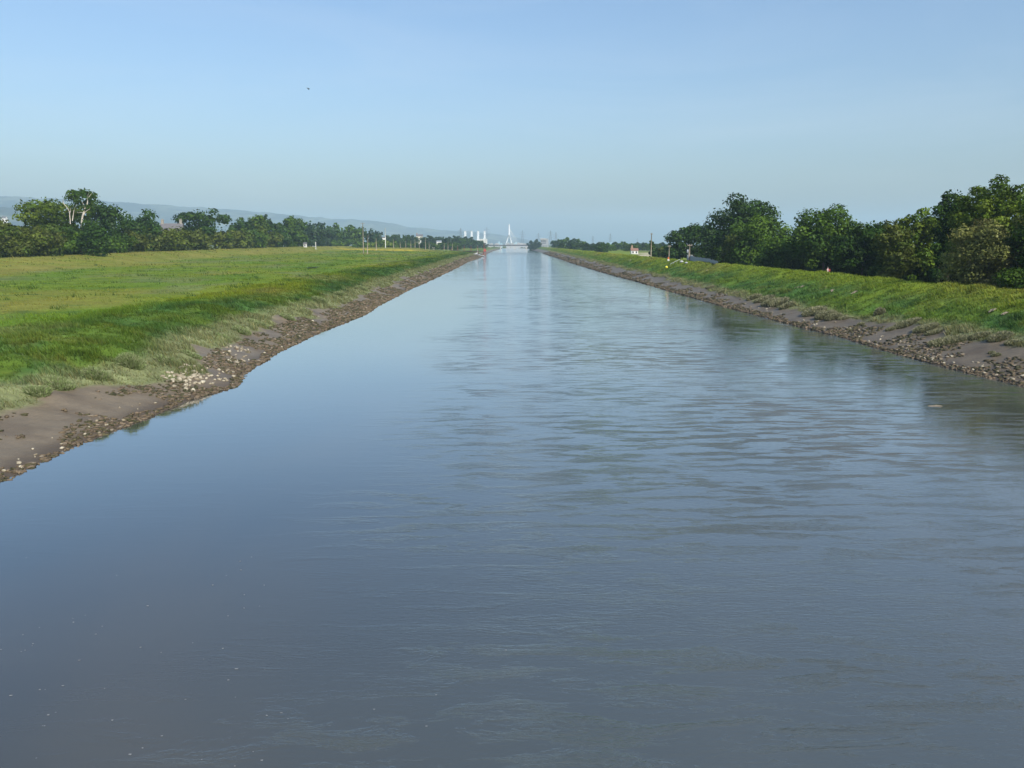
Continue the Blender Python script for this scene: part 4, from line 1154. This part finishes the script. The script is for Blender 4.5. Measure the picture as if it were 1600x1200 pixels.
def factory(px, py, Y):
    P = at_Y(px, py, Y); zg = hz(P[0], P[1]); k = Y / F
    root = empty('factory', (P[0], P[1], zg)); tag(root, 'pale factory block with white roof fascia beside the tree clump', 'factory')
    zt = at_Y(px, 372.5, Y)[2] - zg
    MB().box(-6 * k, 4 * k, 0, 14, -0.4, zt * 0.86).build('wall', M_GREYCLAD, root)
    MB().box(-7 * k, 2 * k, -1.2, 14.5, zt * 0.862, zt).build('roof_fascia', M_PALE, root)
    MB().box(2.1 * k, 6 * k, 0.5, 13, -0.4, zt * 0.98).build('stair_tower', M_GREYCLAD, root)
    MB().box(-7.5 * k, 5 * k, -9, -0.1, -0.4, zt * 0.36).build('loading_bay', M_GREYCLAD, root)
    for j in range(2):
        for i in range(5):
            x0 = -5.4 * k + i * 1.6 * k
            w_ = MB().box(x0, x0 + 1.1 * k, -0.08, 0.02, zt * (0.44 + 0.2 * j), zt * (0.55 + 0.2 * j)).build('window', M_GLASS, root)
    for i in range(3):
        MB().box(-6.5 * k + i * 3.6 * k, -4 * k + i * 3.6 * k, -9.08, -9.0, -0.3, zt * 0.26).build('bay_door', M_DARKMETAL, root)
factory(851, 386, 1500)

# ------------------------------------------------------------------ power station
def power_station():
    Y = 4400.0; k = Y / F
    P = at_Y(742, 383, Y); zg = 3.0
    root = empty('power_station', (P[0], P[1], zg)); tag(root, 'white power station with four square towers beyond the dark trees', 'power station')
    def zz(py): return at_Y(742, py, Y)[2] - zg
    for i, x in enumerate((727.3, 737.3, 747.2, 757.2)):
        cx = (x - 742) * k
        t_ = MB().box(cx - 1.55 * k, cx + 1.55 * k, -6, 6, zz(371), zz(361.3))
        t_.prism([(cx - 2.6 * k, -1), (cx + 2.6 * k, -1), (cx + 2.0 * k, zz(373)), (cx + 1.55 * k, zz(371)), (cx - 1.55 * k, zz(371)), (cx - 2.0 * k, zz(373))], -8, 8)
        tt = t_.build('tower', M_WHITE, root)
        MB().lathe([(1.0 * k, 0), (1.0 * k, 2.0)], 12, (cx, 0, zz(361.3))).build('flue', M_BRICK, tt)
    MB().box(-19 * k, 17 * k, -26, -9, -1, zz(376)).build('turbine_hall', M_CREAM, root)
    MB().box(8 * k, 19.5 * k, -40, -27, -1, zz(373.5)).build('boiler_house', M_CREAM, root)
    for i in range(8):
        x0 = -17 * k + i * 4.2 * k
        MB().box(x0, x0 + 2.6 * k, -26.3, -26.0, zz(381), zz(378.5)).build('louvre', M_METAL, root)
power_station()

# ------------------------------------------------------------------ cable-stayed bridge
def cable_bridge():
    Y = 4700.0; k = Y / F
    P = at_Y(795.5, 383, Y)
    root = empty('cable_stayed_bridge', (P[0], P[1], 0)); tag(root, 'white cable-stayed bridge with an inverted Y pylon in the far haze', 'bridge')
    def zz(py): return at_Y(795, py, Y)[2]
    zf, zt, zd = zz(366.5), zz(350), 16.0
    b = MB()
    for sx, dx in ((-1, -5.6), (1, 4.6)):
        b.tube([(dx * k, 0, -1), (dx * 0.55 * k, 0, (zf + 2) * 0.45), (0.25 * sx * k, 0, zf)], [4.8, 4.0, 3.2], 8)
    b.tube([(0, 0, zf - 3), (0, 0, zt - 4), (0, 0, zt)], [4.2, 3.6, 2.8], 8)
    b.build('pylon', M_WHITE, root, True)
    MB().box(-16, 16 * k, 8, 22, zd - 2.4, zd).build('deck', M_CONC, root)
    MB().box(-9 * k, 7 * k, -8, 6, zd - 2.4, zd).build('deck', M_CONC, root)
    for i in range(14):
        xd = (2.0 + i * 1.05) * k
        z0 = zt - 3 - i * 1.5
        MB().tube([(0.3 * k, 4, z0), (xd, 14, zd)], 0.28, 4).build('stay_cable', M_WHITE, root)
    for i in range(6):
        xp = (2 + i * 2.6) * k
        MB().box(xp - 1.5, xp + 1.5, 12, 18, -1, zd - 2.41).build('pier', M_CONC, root)
cable_bridge()

# ------------------------------------------------------------------ low road bridge over the river
def road_bridge():
    Y = 1620.0; k = Y / F
    P = at_Y(795, 384, Y)
    root = empty('road_bridge', (P[0], P[1], 0)); tag(root, 'low dark girder bridge on pale piers crossing the river', 'bridge')
    def x(px): return (px - 795) * k
    z1, z0 = at_Y(795, 382.6, Y)[2], at_Y(795, 384.2, Y)[2]
    MB().box(x(758), x(842), -4, 4, z0, z1).build('girder', M_DECK, root)
    MB().box(x(758), x(842), -4.6, -4.05, z1 - 0.1, z1 + 0.45).build('parapet', M_DARKMETAL, root)
    for px in (767.3, 782.4, 803.8, 822):
        MB().box(x(px) - 0.75, x(px) + 0.75, -3.4, 3.4, -2.5, z0 - 0.01).build('pier', M_CONC, root)
    for px in (757, 843):
        MB().box(x(px) - 2.2, x(px) + 2.2, -5, 5, -1, z1 - 0.3).build('abutment', M_CONC, root)
road_bridge()

# white sheds beyond the low bridge
random.seed(3)
for i, (x0, x1, top, Y, m_) in enumerate([(763, 767, 380.6, 1780, M_PALE), (766, 770.5, 379.6, 1950, M_PALE), (773, 780, 379.8, 2050, M_PALE), (778.6, 781, 376.4, 2300, M_BLUE), (782, 785, 379.6, 2000, M_BLUE), (791, 797, 379.8, 2000, M_PALE),
       (797.5, 803, 379.6, 2150, M_PALE), (803, 808, 379.2, 2250, M_BLUE), (805.2, 807.4, 377.4, 2500, M_BLUE), (808, 813, 379, 2200, M_PALE), (812, 818, 379.2, 2350, M_PALE), (817, 822, 379.8, 2100, M_PALE), (821, 825, 380.4, 1950, M_PALE), (804, 807.5, 380.6, 1800, M_PALE)]):
    k = Y / F; wv = (x1 - x0) * k
    P = at_Y((x0 + x1) / 2, top, Y); zg = hz(P[0], P[1]); H = P[2] - zg
    r_ = empty('industrial_shed', (P[0], P[1], zg))
    tag(r_, 'white or pale blue industrial shed behind the low girder bridge', 'shed', 'sheds behind the low bridge')
    MB().box(-wv / 2, wv / 2, 0, 14, -1, H * 0.8).build('wall', m_, r_)
    MB().prism([(-wv / 2 - 0.2, H * 0.802), (wv / 2 + 0.2, H * 0.802), (0, H)], -0.3, 14.3).build('roof', m_, r_)
    MB().box(-wv * 0.2, wv * 0.2, -0.1, -0.02, -0.5, H * 0.45).build('door', M_METAL, r_)

# ------------------------------------------------------------------ electricity pylons
def pylon_data():
    b = MB(); H = 46.0
    def wid(z): return 4.4 * (1 - z / H) ** 1.2 + 0.75
    lv = [0, 8, 15, 21, 26, 30.5, 35, 40, 46]
    cs = [(-1, -1), (1, -1), (1, 1), (-1, 1)]
    for sx, sy in cs:
        b.tube([(sx * wid(z), sy * wid(z), z) for z in lv], 0.20, 4)
    for i in range(len(lv) - 1):
        z0, z1 = lv[i], lv[i + 1]
        for j in range(4):
            a, c = cs[j], cs[(j + 1) % 4]
            b.tube([(a[0] * wid(z0), a[1] * wid(z0), z0), (c[0] * wid(z1), c[1] * wid(z1), z1)], 0.12, 3)
            b.tube([(c[0] * wid(z0), c[1] * wid(z0), z0), (a[0] * wid(z1), a[1] * wid(z1), z1)], 0.12, 3)
    return b
def arm_data(z, L):
    b = MB()
    for sx in (-1, 1):
        for sy in (-1, 1):
            b.tube([(sx * 0.9, sy * 0.9, z), (sx * L, 0, z + 0.3)], 0.15, 4)
            b.tube([(sx * 0.8, sy * 0.8, z + 1.8), (sx * L, 0, z + 0.35)], 0.12, 4)
        b.tube([(sx * L, 0, z + 0.3), (sx * L, 0, z - 2.6)], 0.12, 4)
    return b
pd = pylon_data().data('tower', M_DARKMETAL)
ad = [arm_data(z, L).data('crossarm', M_DARKMETAL) for z, L in ((26, 8.0), (33, 10.0), (39.5, 7.0))]
for (x, top, Y) in [(719.8, 356.5, 2400), (760.5, 355, 4000), (816.3, 360, 3600), (841.5, 364, 3300), (860.2, 360.5, 2600), (868.6, 363, 2700), (926.5, 368.5, 3200), (953.8, 365, 3000), (996, 372.5, 4200)]:
    P = at_Y(x, top, Y); zg = hz(P[0], P[1])
    r_ = empty('electricity_pylon', (P[0], P[1], zg), random.uniform(-0.5, 0.5)); s_ = (P[2] - zg) / 46.0; r_.scale = (s_, s_, s_)
    tag(r_, 'grey lattice electricity pylon standing faint in the haze', 'pylon', 'pylons in the haze')
    link('tower', pd, r_)
    for a_ in ad: link('crossarm', a_, r_)

# ------------------------------------------------------------------ mooring jetty and boats
Yj = 690.0; kj = Yj / F
def jetty_post(px, top, Y, label, group=None, r=0.32, board=False):
    P = at_Y(px, 398, Y); zg = max(hz(P[0], P[1]), -1.0); H = at_Y(px, top, Y)[2] - zg
    root = empty('mooring_post', (P[0], P[1], zg)); tag(root, label, 'post', group)
    MB().tube([(0, 0, -0.6), (0, 0, H)], [r, r], 10).build('pile', M_RUST, root, True)
    MB().lathe([(r * 1.25, 0), (r * 1.25, 0.18), (r * 0.4, 0.35)], 10, (0, 0, H)).build('cap', M_DARKMETAL, root)
    if board:
        MB().box(-0.3, 1.6, -r - 0.12, -r - 0.01, H * 0.44, H * 0.62).build('board', M_RED, root)
        MB().tube([(1.4, 0, -0.6), (1.4, 0, H * 0.66)], 0.24, 8).build('pile', M_RUST, root, True)
    return root
for i, (px, top, Y) in enumerate([(705.5, 387, 800), (715.3, 384, 770), (725.4, 384, 750), (736, 384, 715), (746.5, 384.3, 690)]):
    jetty_post(px, top, Y, 'slim red-brown mooring post in the row leading to the boats', 'row of mooring posts', 0.24)
jetty_post(756.3, 381, 668, 'thick red mooring post with a red board beside the boats', None, 0.36, True)
def walkway():
    a = at_Y(705, 388, 800); b_ = at_Y(757, 392, 672)
    v = Vector((b_[0] - a[0], b_[1] - a[1], 0)); L = v.length
    root = empty('jetty', (a[0], a[1], 0)); root.rotation_euler = (0, 0, math.atan2(v.y, v.x))
    tag(root, 'narrow timber jetty running out between the red mooring posts', 'jetty')
    z = 3.9
    for i in range(int(L / 4.0)):
        MB().box(i * 4.0, i * 4.0 + 3.94, -0.7, 0.7, z, z + 0.14).build('plank', M_DRIFT, root)
    for sy in (-1, 1):
        MB().box(0, L, sy * 0.6 - 0.08, sy * 0.6 + 0.08, z - 0.32, z - 0.004).build('beam', M_RUST, root)
        MB().box(0, L, sy * 0.66 - 0.03, sy * 0.66 + 0.03, z + 0.95, z + 1.02).build('handrail', M_RUST, root)
    for i in range(int(L / 16) + 1):
        MB().tube([(i * 16.0, 0, -2), (i * 16.0, 0, z - 0.33)], 0.16, 6).build('leg', M_RUST, root)
walkway()
def boat(px, py, Y, L, rz, label, cabin):
    P = at_Y(px, py, Y); zg = max(0.0, hz(P[0], P[1]))
    root = empty('motor_boat', (P[0], P[1], zg), rz); tag(root, label, 'boat')
    secs = []; n = 9
    V = []; Fc = []
    for i in range(n + 1):
        t_ = i / n
        hw = 0.17 * L * (1 - max(0, (t_ - 0.45) / 0.55) ** 2.2) + 0.02
        sh = 0.95 + 0.45 * t_ ** 2; x = -L / 2 + L * t_
        V += [(x, -hw, sh), (x, -hw * 0.86, 0.35 + 0.2 * t_ ** 3), (x, 0, -0.05 + 0.55 * t_ ** 4), (x, hw * 0.86, 0.35 + 0.2 * t_ ** 3), (x, hw, sh), (x, hw * 0.82, sh - 0.02), (x, 0, sh - 0.12), (x, -hw * 0.82, sh - 0.02)]
    for i in range(n):
        for j in range(8):
            j2 = (j + 1) % 8
            Fc.append((i * 8 + j, (i + 1) * 8 + j, (i + 1) * 8 + j2, i * 8 + j2))
    Fc.append(tuple(range(8))); Fc.append(tuple(range(n * 8 + 7, n * 8 - 1, -1)))
    MB().add(V, Fc).build('hull', M_WHITE, root)
    MB().box(-L / 2 + 0.3, L * 0.3, 0.17 * L + 0.012, 0.17 * L + 0.05, 0.78, 0.88).build('rubbing_strake', M_DARKMETAL, root)
    if cabin:
        MB().prism([(-L * 0.15, 0.95), (L * 0.22, 1.0), (L * 0.12, 1.9), (-L * 0.15, 2.0)], -0.11 * L, 0.11 * L).build('cabin', M_WHITE, root)
        MB().box(-L * 0.1, L * 0.08, -0.11 * L - 0.03, -0.11 * L - 0.005, 1.45, 1.8).build('window', M_GLASS, root)
        MB().tube([(-L * 0.1, 0, 1.98), (-L * 0.1, 0, 5.2)], 0.09, 6).build('mast', M_WHITE, root)
    MB().box(-L / 2 - 0.35, -L / 2 - 0.01, -0.2, 0.2, 0.2, 1.25).build('outboard_motor', M_DARKMETAL, root)
boat(745, 399, 690, 5.6, 2.9, 'white motor boat with cabin and short mast at the jetty', True)
boat(751.5, 400.4, 668, 5.4, 2.8, 'open white boat in front of the cabin boat at the jetty', False)

# ------------------------------------------------------------------ steel fence, handrail, buoy and small things on the embankment
def steel_fence():
    a = np.array([52.6 + eR(250) - 34.0, 248.0]); 
    A = at_Y(1077, 412, 246); B = at_Y(1122, 414.5, 205)
    v = Vector((B[0] - A[0], B[1] - A[1], 0)); L = v.length
    zg = hz(A[0], A[1])
    root = empty('steel_fence', (A[0], A[1], zg)); root.rotation_euler = (0, 0, math.atan2(v.y, v.x))
    tag(root, 'grey corrugated steel fence along the embankment crest beside the utility pole', 'fence')
    n = int(L / 2.4)
    for i in range(n):
        t_ = i / max(1, n - 1)
        zz_ = hz(A[0] + v.x * (i + 0.5) / n, A[1] + v.y * (i + 0.5) / n) - zg
        ht = 1.55 - 0.55 * t_
        b = MB(); x0 = i * 2.4
        m_ = 12
        prof = [(x0 + 2.34 * q / m_, 0.05 * (q % 2)) for q in range(m_ + 1)]
        V = [(x, y_, zz_ - 0.2) for x, y_ in prof] + [(x, y_, zz_ + ht) for x, y_ in prof] + [(x, y_ + 0.02, zz_ - 0.2) for x, y_ in prof] + [(x, y_ + 0.02, zz_ + ht) for x, y_ in prof]
        Fc = []
        N_ = m_ + 1
        for q in range(m_):
            Fc += [(q, q + 1, N_ + q + 1, N_ + q), (2 * N_ + q + 1, 2 * N_ + q, 3 * N_ + q, 3 * N_ + q + 1), (N_ + q, N_ + q + 1, 3 * N_ + q + 1, 3 * N_ + q)]
        b.add(V, Fc); b.build('panel', M_METAL, root)
        MB().box(x0 - 0.05, x0 + 0.03, 0.08, 0.16, zz_ - 0.4, zz_ + ht + 0.12).build('post', M_DARKMETAL, root)
        if i > n * 0.4:
            MB().box(x0 + 0.3, x0 + 1.5, -0.12, -0.03, zz_ + 0.15, zz_ + 0.35).build('bracket', M_DARKMETAL, root)
    MB().box(-1.6, -0.08, -0.5, 0.9, -0.3, 1.6).build('cabinet', M_METAL, root)
    MB().box(-1.68, 0.0, -0.58, 0.98, 1.601, 1.68).build('cabinet_lid', M_CONC, root)
steel_fence()
def handrail():
    a = hit(1047.5, 417.3); b_ = hit(1062.5, 409.6)
    root = empty('handrail', tuple(a)); tag(root, 'thin pale metal handrail slanting down the grassy embankment', 'handrail')
    d_ = Vector(b_ - a)
    MB().tube([(0, 0, 0.75), tuple(d_ + Vector((0, 0, 0.75)))], 0.05, 6).build('rail', M_METAL, root)
    for t_ in (0.0, 0.33, 0.66, 1.0):
        p = d_ * t_
        MB().tube([tuple(p + Vector((0, 0, -0.4))), tuple(p + Vector((0, 0, 0.75)))], 0.03, 6).build('post', M_METAL, root)
handrail()
P = hit(1041.3, 420.5)
r_ = empty('buoy', tuple(P)); tag(r_, 'round yellow buoy lying on the grass at the foot of the handrail', 'buoy')
MB().lathe([(0.02, 0.0), (0.24, 0.07), (0.37, 0.25), (0.40, 0.40), (0.37, 0.56), (0.24, 0.73), (0.10, 0.80)], 14).build('float', M_YELLOW, r_, True)
MB().lathe([(0.10, 0.8), (0.10, 0.9), (0.05, 0.95)], 8).build('eye', M_DARKMETAL, r_)
P = hit(1044.2, 409)
r_ = empty('marker_post', tuple(P)); tag(r_, 'low marker post with orange top and white base beside the timber pole', 'post')
MB().box(-0.28, 0.28, -0.2, 0.2, -0.2, 0.75).build('base', M_WHITE, r_)
MB().box(-0.2, 0.24, -0.14, 0.14, 0.752, 1.35).build('head', M_ORANGE, r_)
def bag(px, py, label, s):
    P = hit(px, py)
    b = MB(); b.lathe([(0.26, 0), (0.38, 0.1), (0.40, 0.28), (0.30, 0.46), (0.14, 0.55), (0.12, 0.62)], 12)
    rr = np.random.default_rng(int(px))
    b.v = [(x * s * 1.5 * (1 + 0.12 * rr.normal()), y_ * s * (1 + 0.12 * rr.normal()), z * s) for x, y_, z in b.v]
    o = b.build('sandbag', M_PALE, None, True, tuple(P)); tag(o, label, 'bag')
bag(1065, 410.5, 'larger white bag at the top of the slanting handrail', 1.0)
bag(1072.3, 412.5, 'small white bag between the handrail and the steel fence', 0.8)
# pale litter caught in the grass
for i, (px, py, wpx) in enumerate([(1246, 451, 8), (1253, 449.5, 6), (1300, 456, 5), (1334, 459.5, 8), (1552, 487, 10), (1571, 490, 12), (1104, 424, 4), (985, 408, 3)]):
    P = hit(px, py); L = wpx / F * P[1]
    rr = np.random.default_rng(60 + i)
    b = MB()
    for q in range(4):
        a = rr.uniform(-0.4, 0.4); x0 = rr.uniform(-L * 0.25, L * 0.25); y0 = rr.uniform(-0.2, 0.2); l2 = L * rr.uniform(0.3, 0.5)
        zb_ = [hz(P[0] + x0 + sg * l2 * math.cos(a), P[1] + y0 + sg * l2 * math.sin(a)) - P[2] + 0.12 for sg in (-1, 1)]
        b.tube([(x0 - l2 * math.cos(a), y0 - l2 * math.sin(a), zb_[0]), (x0, y0, sum(zb_) / 2 + 0.05), (x0 + l2 * math.cos(a), y0 + l2 * math.sin(a), zb_[1])], [0.05, 0.09, 0.04], 6)
    o = b.build('driftwood_pile', M_DRIFT, None, True, tuple(P)); tag(o, 'bleached drift debris caught in the embankment grass', 'debris', 'drift debris in the embankment grass')

# driftwood log afloat
P = at_z(1461, 634.5, 0.0)
r_ = empty('floating_log', tuple(P)); r_.scale = (0.7, 0.7, 0.5); tag(r_, 'pale waterlogged branch floating on the river near the embankment', 'log')
MB().tube([(-0.62, 0.05, -0.01), (-0.3, 0, 0.02), (0.1, 0.02, 0.03), (0.5, -0.04, 0.02), (0.66, -0.06, -0.02)], [0.03, 0.06, 0.075, 0.06, 0.03], 8).build('stem', M_DRIFT, r_, True)
MB().tube([(0.05, 0.02, 0.05), (0.2, 0.2, 0.1), (0.3, 0.3, 0.13)], [0.035, 0.025, 0.01], 6).build('twig', M_DRIFT, r_, True)

# foam flecks
rngf = np.random.default_rng(77); FV = []; FF = []
fl = [(rngf.uniform(0, 470), rngf.uniform(860, 1195)) for _ in range(48)] + [(rngf.uniform(0, 800), rngf.uniform(1000, 1198)) for _ in range(14)]
for (x, y_) in fl:
    p = at_z(x, y_, 0.006); s = rngf.uniform(0.008, 0.028); a0 = rngf.uniform(0, 6.28); n0 = len(FV)
    for q in range(6):
        rr = s * rngf.uniform(0.5, 1.2); FV.append((p[0] + rr * 1.6 * math.cos(a0 + q * 1.047), p[1] + rr * math.sin(a0 + q * 1.047), 0.006))
    FF.append((n0, n0 + 1, n0 + 2, n0 + 3, n0 + 4, n0 + 5))
M_FOAM = mat('foam', (0.22, 0.23, 0.23), 0.8, var=0.3, scale=30)
tag(link('foam', np_data('foam', np.array(FV), np.array(FF), M_FOAM)), 'tiny pale foam flecks drifting on the calm water', 'foam', kind='stuff')

# puddle in the field and pale field beyond the embankment
P = hit(489, 418.5)
pv_ = []
rngp = np.random.default_rng(5)
for q in range(18):
    a = q / 18 * 2 * math.pi; rr = 1 + 0.25 * rngp.normal()
    pv_.append((P[0] + 1.7 * rr * math.cos(a), P[1] + 5.0 * rr * math.sin(a), P[2] + 0.16))
tag(MB().add(pv_, [tuple(range(18))]).build('puddle', M_WATER), 'small pale puddle lying in the green field', kind='structure')
mf = mat('bare_pale_soil', (0.42, 0.36, 0.25), 0.95, var=0.15, scale=0.2)
sv = []; 
xs_ = np.linspace(70, 150, 18); yy_ = np.linspace(430, 640, 22)
for a in yy_:
    for q in xs_: sv.append((q + (a - 430) * 0.10, a, hz(q + (a - 430) * 0.10, a) + 0.05))
I = np.arange(18 * 22).reshape(22, 18)
tag(link('ploughed_field', np_data('ploughed_field', np.array(sv), np.stack([I[:-1, :-1], I[:-1, 1:], I[1:, 1:], I[1:, :-1]], -1).reshape(-1, 4), mf, smooth=True)), 'pale bare field strip beyond the embankment', kind='structure')

# ------------------------------------------------------------------ bird
P = at_Y(481.5, 139, 60.0)
r_ = empty('bird', tuple(P), 0.9); r_.rotation_euler = (0.3, 0.5, 0.9); tag(r_, 'small dark bird flying high in the clear sky', 'bird')
MB().tube([(-0.10, 0, 0), (-0.05, 0, 0.0), (0.0, 0, 0.005), (0.05, 0, 0.01), (0.085, 0, 0.015), (0.105, 0, 0.01)], [0.006, 0.02, 0.027, 0.022, 0.016, 0.003], 8).build('body', M_FEATHER, r_, True)
for sg in (-1, 1):
    b = MB(); b.add([(0.04, sg * 0.015, 0.01), (-0.03, sg * 0.015, 0.008), (-0.035, sg * 0.10, 0.05), (0.035, sg * 0.09, 0.055), (-0.06, sg * 0.20, 0.03),
                     (0.04, sg * 0.015, 0.016), (-0.03, sg * 0.015, 0.013), (-0.035, sg * 0.10, 0.054), (0.035, sg * 0.09, 0.061), (-0.06, sg * 0.20, 0.033)],
                    [(0, 1, 2, 3), (3, 2, 4), (5, 8, 7, 6), (8, 9, 7), (0, 3, 8, 5), (3, 4, 9, 8), (4, 2, 7, 9), (2, 1, 6, 7)])
    b.build('wing', M_FEATHER, r_)
MB().prism([(-0.16, 0.0), (-0.09, -0.004), (-0.09, 0.004)], -0.025, 0.025).build('tail', M_FEATHER, r_)

# ------------------------------------------------------------------ walker behind the crest of the embankment
def walker():
    Y = 128.0
    P = at_Y(1293, 432, Y)
    while hz(P[0], P[1]) > 4.25: 
        Y += 0.5; P = at_Y(1293, 432, Y)
    zg = hz(P[0], P[1])
    root = empty('person', (P[0], P[1], zg), 0.4)
    tag(root, 'walker in a pale pink top with a red bag, seen above the embankment crest', 'person')
    # body: one skinned figure, mid-stride
    J = {'pel': (0, 0, .96), 'wai': (0, .01, 1.12), 'che': (0, .02, 1.34), 'nec': (0, .03, 1.50), 'chi': (0, .06, 1.57), 'hea': (0, .06, 1.66), 'cro': (0, .05, 1.74),
         'hl': (-.10, 0, .92), 'kl': (-.11, .16, .52), 'al': (-.11, .10, .10), 'tl': (-.11, .26, .04), 'hr': (.10, 0, .92), 'kr': (.11, -.06, .50), 'ar': (.11, -.30, .14), 'tr': (.11, -.20, .04),
         'sl': (-.19, .02, 1.42), 'el': (-.25, -.10, 1.15), 'wl': (-.24, -.02, .92), 'nl': (-.24, .02, .84), 'sr': (.19, .02, 1.42), 'er': (.26, .06, 1.15), 'wr': (.24, .22, .98), 'nr': (.23, .28, .92)}
    RD = {'pel': .15, 'wai': .13, 'che': .15, 'nec': .062, 'chi': .075, 'hea': .098, 'cro': .07, 'hl': .10, 'kl': .062, 'al': .042, 'tl': .036, 'hr': .10, 'kr': .062, 'ar': .042, 'tr': .036,
          'sl': .062, 'el': .045, 'wl': .032, 'nl': .036, 'sr': .062, 'er': .045, 'wr': .032, 'nr': .036}
    E = [('pel', 'wai'), ('wai', 'che'), ('che', 'nec'), ('nec', 'chi'), ('chi', 'hea'), ('hea', 'cro'), ('pel', 'hl'), ('hl', 'kl'), ('kl', 'al'), ('al', 'tl'), ('pel', 'hr'), ('hr', 'kr'), ('kr', 'ar'), ('ar', 'tr'),
         ('che', 'sl'), ('sl', 'el'), ('el', 'wl'), ('wl', 'nl'), ('che', 'sr'), ('sr', 'er'), ('er', 'wr'), ('wr', 'nr')]
    ks = list(J); me = bpy.data.meshes.new('body')
    V = [J[k] for k in ks]; Ed = [(ks.index(a), ks.index(b)) for a, b in E]
    for w_, sg in (('nl', -1), ('nr', 1)):
        bx = J[w_]
        for q in range(5):
            i0 = len(V); V.append((bx[0] + (q - 2) * 0.014, bx[1] + 0.02, bx[2] - 0.05 + (0.02 if q == 0 else 0))); V.append((bx[0] + (q - 2) * 0.016, bx[1] + 0.04, bx[2] - 0.09 + 0.008 * abs(q - 2)))
            Ed += [(ks.index(w_), i0), (i0, i0 + 1)]
    me.from_pydata(V, Ed, [])
    bo = link('body', me, root); me.materials.append(M_SKIN)
    md = bo.modifiers.new('Skin', 'SKIN'); sb = bo.modifiers.new('Sub', 'SUBSURF'); sb.levels = 1; sb.render_levels = 1
    for i, sv_ in enumerate(me.skin_vertices[0].data):
        r0 = RD[ks[i]] if i < len(ks) else 0.009
        sv_.radius = (r0, r0); sv_.use_root = (i == 0)
    def ring(rows, n=14):
        b = MB(); v = []; f = []
        for (cx, cy, z, rx, ry) in rows:
            for k in range(n):
                g = 2 * math.pi * k / n; v.append((cx + rx * math.cos(g), cy + ry * math.sin(g), z))
        for i in range(len(rows) - 1):
            for k in range(n):
                f.append((i * n + k, i * n + (k + 1) % n, (i + 1) * n + (k + 1) % n, (i + 1) * n + k))
        return b.add(v, f)
    sh = ring([(0, 0, .86, .185, .15), (0, 0, .96, .18, .15), (0, .01, 1.12, .165, .14), (0, .02, 1.30, .19, .15), (0, .02, 1.42, .20, .13), (0, .03, 1.49, .11, .10), (0, .03, 1.52, .075, .075)])
    for s_, e_, w_ in (('sl', 'el', 'wl'), ('sr', 'er', 'wr')):
        sh.tube([J[s_], J[e_], tuple(np.array(J[e_]) * 0.2 + np.array(J[w_]) * 0.8)], [.085, .066, .05], 10)
    sh.build('top', M_SHIRT, root, True)
    tr = MB()
    for h_, k_, a_ in (('hl', 'kl', 'al'), ('hr', 'kr', 'ar')):
        tr.tube([J[h_], J[k_], J[a_]], [.125, .085, .075], 12)
    tr.build('trousers', M_TROUSER, root, True)
    MB().lathe([(.115, .0), (.118, .05), (.10, .11), (.05, .15)], 14, (0, .045, 1.66)).build('hair', M_HAIR, root, True)
    b = MB(); b.box(.0, .24, -.30, -.15, 1.05, 1.46); b.build('bag', M_RED, root)
    for t_ in ('tl', 'tr'):
        x, y_, z = J[t_]; MB().box(x - .05, x + .05, y_ - .2, y_ + .08, z - .045, z + .05).build('shoe', M_DARKMETAL, root)
walker()
# ------------------------------------------------------------------ haze (closed box round camera and land)
hzm = bpy.data.materials.new('haze'); hzm.use_nodes = True
t = hzm.node_tree
t.nodes.remove(t.nodes['Principled BSDF'])
pv = t.nodes.new('ShaderNodeVolumePrincipled')
pv.inputs['Color'].default_value = (0.60, 0.83, 1.0, 1)
pv.inputs['Density'].default_value = 0.00013
pv.inputs['Anisotropy'].default_value = 0.0
t.links.new(pv.outputs[0], t.nodes['Material Output'].inputs['Volume'])
tag(MB().box(-9200, 9200, -120, 10600, -4, 345).build('haze', hzm), 'thin blue summer haze over the plain', kind='stuff')
